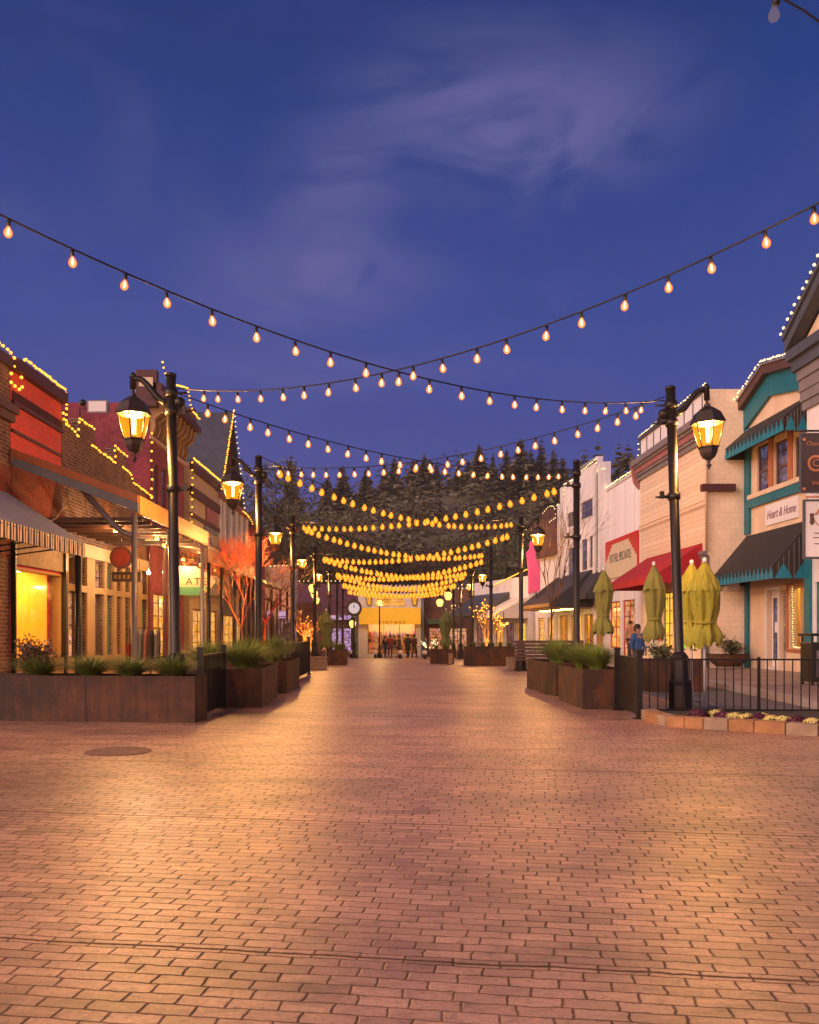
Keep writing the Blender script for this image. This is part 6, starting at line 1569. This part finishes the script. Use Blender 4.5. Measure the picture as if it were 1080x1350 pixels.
for i, (px, lab, top, bot, h, rz, pose) in enumerate(((508, 'person in a dark coat at the left of the group before the yellow awning shop', 'coat_dark', 'denim', 1.62, .6, 'stand'),
        (514.5, 'person in a dark red coat and jeans before the yellow awning shop', 'coat_red', 'denim', 1.76, 2.9, 'stand'),
        (519.5, 'person in pale trousers and a dark jacket beside the one in red', 'coat_dark', 'sign_cream', 1.66, -.8, 'stand'),
        (527, 'person all in black standing between the two groups before the lit window', 'coat_dark', 'coat_dark', 1.70, 1.8, 'stand'),
        (538, 'person in a dark coat with a red bag before the lit shop window', 'coat_dark', 'coat_dark', 1.80, -2.6, 'bag'),
        (547, 'person in a maroon coat at the right end before the lit shop window', 'maroon_trim', 'coat_dark', 1.78, 2.4, 'stand'))):
    person(lab, (X_(px, PZ), PZ + (i % 3) * .5, gz(PZ + (i % 3) * .5)), rz, h, top, bot, pose, seed=i)
person('person in a bright blue shirt behind the dark planter by the red and white shop', (X_(841, 25.8), 25.8, 0), .5, 1.62, 'shirt_blue', 'denim', seed=9)
person('person in a pale top just inside the red and white shop entrance', (X_(829, 38.5), 38.2, .14), .2, 1.7, 'skin', 'coat_dark', seed=11)
person('person in a blue jacket walking at the right of the yellow awning shop', (X_(561, 64), 64, gz(64)), 1.2, 1.6, 'shirt_blue', 'denim', seed=10)

# ================================================================ trees
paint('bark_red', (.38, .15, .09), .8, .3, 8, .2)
def bare_tree(label, loc, h, spread, seed, mat='bark', levels=5, trunk=.09, lights=0, name='bare_tree', mat_l='fairy_warm', fork=.25, group=None, rmin=.004):
    r_ = thing(name, label, 'tree', loc, 0, group); rn = random.Random(seed); tk = MB(); br = MB(); tips = []
    def grow(p, d, L_, r, lv):
        pts = [p]; q = p.copy(); dd = d.copy()
        for k in range(3):
            dd = (dd + Vector([rn.gauss(0, .10) for _ in range(3)]) + Vector((0, 0, .05))).normalized(); q = q + dd * L_ / 3; pts.append(q.copy())
        (tk if lv == 0 else br).tube(pts, [max(rmin, q_) for q_ in (r, r * .9, r * .78, r * .62)], 8 if lv < 2 else 5 if lv < 4 else 3, caps=False)
        if lv >= 2: tips.extend(pts[1:])
        if lv >= levels: return
        n = (5 if lv == 0 else rn.choice((2, 3, 3)))
        for i in range(n):
            a = 2 * PI * (i + rn.random() * .6) / n; side = Vector((math.cos(a), math.sin(a), 0)); sp = rn.uniform(.45, .9) * spread
            nd = (dd + side * sp).normalized(); t = rn.uniform(.55, 1.0) if lv else rn.uniform(.8, 1)
            k = min(2, int(t * 3)); st = pts[k] + (pts[k + 1] - pts[k]) * (t * 3 - k if t < 1 else 1)
            grow(st, nd, L_ * rn.uniform(.62, .85), r * .6, lv + 1)
    first = h * fork
    grow(Vector((0, 0, 0)), Vector((0, 0, 1)), first, trunk, 0)
    tk.build('trunk', mat, r_); br.build('crown', mat, r_)
    if lights and tips:
        key = (round(.032, 3), mat_l + 't')
        if key not in SB: me = small_bulb_mesh(.04); me.materials.append(M[mat_l]); SB[key] = me
        for k in range(min(lights, 95)):
            p = rn.choice(tips) + Vector([rn.gauss(0, .04) for _ in range(3)]); b = bpy.data.objects.new('fairy_bulb', SB[key]); col.objects.link(b); b.parent = r_; b.location = p
    return r_
def uplight(label, loc, color, W, spot=R(75), tilt=(0, 0, 0), name='ground_spotlight'):
    r_ = thing(name, label, 'spotlight', loc, 0, 'ground spotlights under the trees')
    MB().lathe([(.07, 0), (.09, .02), (.10, .16), (.085, .16), (.07, .10)], 12).build('housing', 'black_metal', r_)
    MB().lathe([(.005, .11), (.07, .115)], 12).build('lens', 'small_spot_' + name if 'small_spot_' + name in M else 'ceiling_glow', r_)
    ld = bpy.data.lights.new('spot_light', 'SPOT'); ld.energy = W; ld.color = color; ld.spot_size = spot; ld.spot_blend = .6; ld.shadow_soft_size = .06
    o = bpy.data.objects.new('spot_light', ld); col.objects.link(o); o.parent = r_; o.location = (0, 0, .2); o.rotation_euler = (PI + tilt[0], tilt[1], 0); return r_
tx = X_(326, 33.5)
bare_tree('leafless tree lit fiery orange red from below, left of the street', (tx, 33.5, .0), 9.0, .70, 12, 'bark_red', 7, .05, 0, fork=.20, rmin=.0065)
uplight('red spotlight at the foot of the fiery leafless tree', (tx + .5, 32.8, 0), (1.0, .07, .01), 4200, R(80), (.12, .10, 0))
uplight('orange spotlight left of the fiery leafless tree', (tx - .5, 32.9, 0), (1.0, .22, .02), 3000, R(80), (.1, -.15, 0))
tx = X_(381, 41)
bare_tree('small leafless tree lit gold from below, left by the slatted fence', (tx, 41, gz(41)), 2.4, .95, 22, 'bark_pale', 4, .05, 0, fork=.2)
uplight('gold spotlight under the small leafless left tree', (tx + .3, 40.6, gz(41)), (1.0, .35, .05), 220, R(95), (.1, .1, 0))
tx = X_(402, 60)
bare_tree('leafless tree lit orange before the rust brick wall', (tx, 60, gz(60)), 4.6, .8, 32, 'bark_pale', 5, .08, 30, fork=.25)
uplight('orange spotlight before the rust brick wall', (tx, 59, gz(59)), (1.0, .25, .03), 1800, R(110), (-.35, 0, 0))
tx = X_(640, 48)
bare_tree('slender tree wound with gold fairy lights beside the long dark planter', (tx, 48, gz(48)), 4.2, .55, 42, 'bark_pale', 5, .07, 95, fork=.28)
uplight('gold spotlight under the fairy light tree', (tx, 47.4, gz(47)), (1.0, .42, .06), 500, R(80), (-.1, 0, 0))
tx = X_(568, 56)
bare_tree('little tree with white fairy lights under the green shop canopy', (tx, 56, gz(56)), 1.7, .8, 52, 'bark', 3, .05, 50, fork=.35, mat_l='fairy_white')
bare_tree('thin leafless street tree before the pale mansard building', (X_(724, 36), 36, gz(36)), 6.2, .40, 62, 'bark', 5, .04, 0, fork=.40)
bare_tree('leafless red twigged tree behind the fiery one', (X_(345, 45), 45, gz(45)), 9.0, .9, 72, 'bark', 5, .08, 0, fork=.25)
uplight('red spotlight under the red twigged tree', (X_(345, 45) + .3, 44.4, gz(44)), (1.0, .05, .02), 1300, R(90), (.0, 0, 0))

# hillside and its trees
def hill_z(x, y):
    base = 34 * (1 / (1 + math.exp(-(y - 150) / 22)))
    side = 1.0 + .0010 * (x * .9) + .10 * math.sin(x * .045 + 1) + .05 * math.sin(x * .13)
    dip = 1 - .30 * math.exp(-((x + 42) / 24) ** 2)
    return base * side * dip - 1.5
mb = MB(); xs = [-420 + 14 * i for i in range(61)]; yy = [86 + 9 * i for i in range(24)]
vs = [(x, y, hill_z(x, y) + 1.5 * noise.noise(Vector((x * .05, y * .05, 0)))) for y in yy for x in xs]; n = len(xs)
mb.add(vs, [(j * n + i, j * n + i + 1, (j + 1) * n + i + 1, (j + 1) * n + i) for j in range(len(yy) - 1) for i in range(n - 1)], True)
tag(mb.build('hillside', 'hill_cover'), kind='structure')
def conifer_mesh(mb, h, w, rn, n=26, at=(0, 0, 0), per=9, lift=.10):
    for j in range(n):
        t = j / (n - 1); z = at[2] + h * (lift + (1 - lift) * min(1, max(0, t + rn.uniform(-.012, .012)))); R_ = w * (1 - t) ** .8 * rn.uniform(.6, 1.2) + .01 * h
        for k in range(per):
            a = rn.uniform(0, 2 * PI); rr_ = R_ * rn.uniform(.6, 1.15); c = Vector((at[0], at[1], z)); d = Vector((math.cos(a), math.sin(a), 0)); s_ = (Vector((-math.sin(a), math.cos(a), 0)) + Vector((0, 0, rn.uniform(-1.4, 1.4)))).normalized()
            dr = -rr_ * rn.uniform(.15, .5); wd = rr_ * rn.uniform(.08, .2)
            p0 = c + d * rr_ * .05; p1 = c + d * rr_ * .55 + s_ * wd + Vector((0, 0, dr * .4)); p2 = c + d * rr_ + Vector((0, 0, dr)); p3 = c + d * rr_ * .55 - s_ * wd + Vector((0, 0, dr * .5))
            mb.add([p0, p1, p2, p3], [(0, 1, 2), (0, 2, 3)])
rn = random.Random(77)
fm = MB()
for i in range(1500):
    y = rn.uniform(104, 196); x = rn.uniform(-.62, .62) * y + rn.uniform(-10, 10); h = rn.uniform(5, 10)
    conifer_mesh(fm, h, h * rn.uniform(.24, .42), rn, 9, (x, y, hill_z(x, y) - .5), 7, .05)
tag(fm.build('forest', 'needles'), 'dark conifer wood covering the hillside behind the street', 'forest', kind='stuff')
# conifers that stand out along the ridge and behind the houses: (column, top row, distance, width)
rid = [(384, 598, 190), (432, 622, 185), (452, 612, 190), (483, 616, 180), (508, 608, 186), (520, 600, 190), (545, 603, 188), (560, 598, 184), (576, 606, 190), (604, 612, 182), (618, 604, 186),
       (632, 584, 180), (650, 596, 186), (668, 590, 184), (687, 576, 178), (700, 592, 184), (714, 578, 180), (730, 590, 176), (742, 600, 170), (771, 592, 120), (789, 580, 118), (816, 583, 112), (828, 581, 110), (853, 606, 108), (776, 608, 116), (836, 602, 108)]
cm = [];
for k in range(4):
    m_ = MB(); conifer_mesh(m_, 1.0, .20 + .035 * k, random.Random(k), 60, (0, 0, 0), 26, .06); o = m_.build('crown', 'needles'); cm.append(o.data); bpy.data.objects.remove(o)
tmesh = MB().tube([(0, 0, -.08), (0, 0, .3), (0, 0, .9)], [.018, .013, .003], 6).build('trunk', 'bark'); tmd = tmesh.data; bpy.data.objects.remove(tmesh)
wd = ['behind the left houses', 'left on the ridge']
def where(px): return 'above the left lamp posts' if px < 500 else 'above the middle of the street' if px < 600 else 'right of the middle' if px < 745 else 'behind the white stepped building'
for i, (px, py, Z) in enumerate(rid):
    top = H_(py, Z); gx = X_(px, Z); gzv = hill_z(gx, Z) - .6
    if Z < 140: gzv = min(gzv, top - 14)
    h = max(9, top - gzv)
    r_ = thing('conifer', 'dark conifer %s, %s' % (where(px), '%s from the left along the ridge' % ('number %d' % (i + 1) if False else ['first', 'second', 'third', 'fourth', 'fifth', 'sixth', 'seventh', 'eighth', 'ninth', 'tenth', 'eleventh', 'twelfth', 'thirteenth', 'fourteenth', 'fifteenth', 'sixteenth', 'seventeenth', 'eighteenth', 'nineteenth', 'twentieth', 'twenty-first', 'twenty-second', 'twenty-third', 'twenty-fourth', 'twenty-fifth', 'twenty-sixth'][sorted(rid).index((px, py, Z))])), 'tree', (gx, Z, top - h), rn.uniform(0, 6), 'conifers along the ridge')
    for nm, me in (('trunk', tmd), ('crown', cm[i % 4])):
        o = bpy.data.objects.new(nm, me); col.objects.link(o); o.parent = r_; o.scale = (h * (1.2 if Z > 140 else .9), h * (1.2 if Z > 140 else .9), h)
# big dark round trees behind the left houses
def leafy_tree(label, px, py_top, Z, w, seed, gz0=-1.0, mat='leaf_dark', leaf=.34, n=5200, trunk='bark'):
    top = H_(py_top, Z); h = top - gz0; r_ = thing('broadleaf_tree', label, 'tree', (X_(px, Z), Z, gz0), 0, 'big trees behind the houses'); rn = random.Random(seed)
    tk = MB().tube([(0, 0, 0), (.1, 0, h * .3), (0, .1, h * .62)], [.38, .28, .12], 10); 
    cl_ = []
    for k in range(26):
        a = rn.uniform(0, 2 * PI); e = rn.uniform(.15, .95); q = Vector((math.cos(a) * w * .5 * math.sqrt(1 - (2 * e - 1) ** 2) * rn.uniform(.4, 1), math.sin(a) * w * .5 * math.sqrt(1 - (2 * e - 1) ** 2) * rn.uniform(.4, 1), h * (.3 + .68 * e)))
        cl_.append((q, w * rn.uniform(.09, .17)))
        tk.tube([(0, 0, h * rn.uniform(.28, .55)), q * .6 + Vector((0, 0, h * .2)), q], [.10, .06, .02], 5)
    tk.build('trunk', trunk, r_); lf = MB()
    for k in range(n):
        c, rr_ = rn.choice(cl_); v = Vector([rn.gauss(0, 1) for _ in range(3)]).normalized() * rr_ * rn.uniform(.55, 1.1); c = c + v
        d = Vector([rn.gauss(0, 1) for _ in range(3)]).normalized(); s_ = d.cross(Vector((rn.gauss(0, 1), rn.gauss(0, 1), .2))).normalized(); L_ = leaf * rn.uniform(.6, 1.3)
        lf.add([c, c + d * L_ * .5 + s_ * L_ * .28, c + d * L_, c + d * L_ * .5 - s_ * L_ * .28], [(0, 1, 2, 3)])
    lf.build('crown', mat, r_); return r_
leafy_tree('tall dark airy tree rising behind the second left lamp post', 372, 612, 84, 10.5, 3, mat='leaf_dark')
leafy_tree('dark round tree behind the pale corrugated front', 405, 672, 92, 12, 4)
leafy_tree('lower dark tree right of the corrugated front', 350, 660, 100, 12, 5)
leafy_tree('brownish round tree above the maroon metal roof', 442, 706, 96, 12, 6, mat='leaf_dry')
leafy_tree('dark round tree above the yellow awning shop', 500, 722, 100, 13, 7)
leafy_tree('brownish tree right of the yellow awning shop', 560, 724, 98, 12, 8, mat='leaf_dry')
leafy_tree('dark tree behind the pale blue house', 618, 712, 104, 13, 9)
leafy_tree('dark tree behind the low white shops', 668, 700, 92, 12, 10)
leafy_tree('dark tree behind the brown mansard roof', 722, 672, 96, 11, 11)

# ================================================================ evening haze
hz = MB().box(-460, 460, -45, 320, -6, 62).build('haze', 'asphalt')
hm = bpy.data.materials.new('haze_air'); hm.use_nodes = True; ht = hm.node_tree; ht.nodes.clear()
pv = N(ht, 'ShaderNodeVolumePrincipled'); pv.inputs['Color'].default_value = (.84, .82, .86, 1); pv.inputs['Density'].default_value = .00045; pv.inputs['Anisotropy'].default_value = .35
ho = N(ht, 'ShaderNodeOutputMaterial'); ht.links.new(pv.outputs[0], ho.inputs['Volume'])
hz.data.materials.clear(); hz.data.materials.append(hm)
tag(hz, 'thin evening haze between the street and the wooded hill', 'haze', kind='stuff')
scene.cycles.volume_bounces = 0
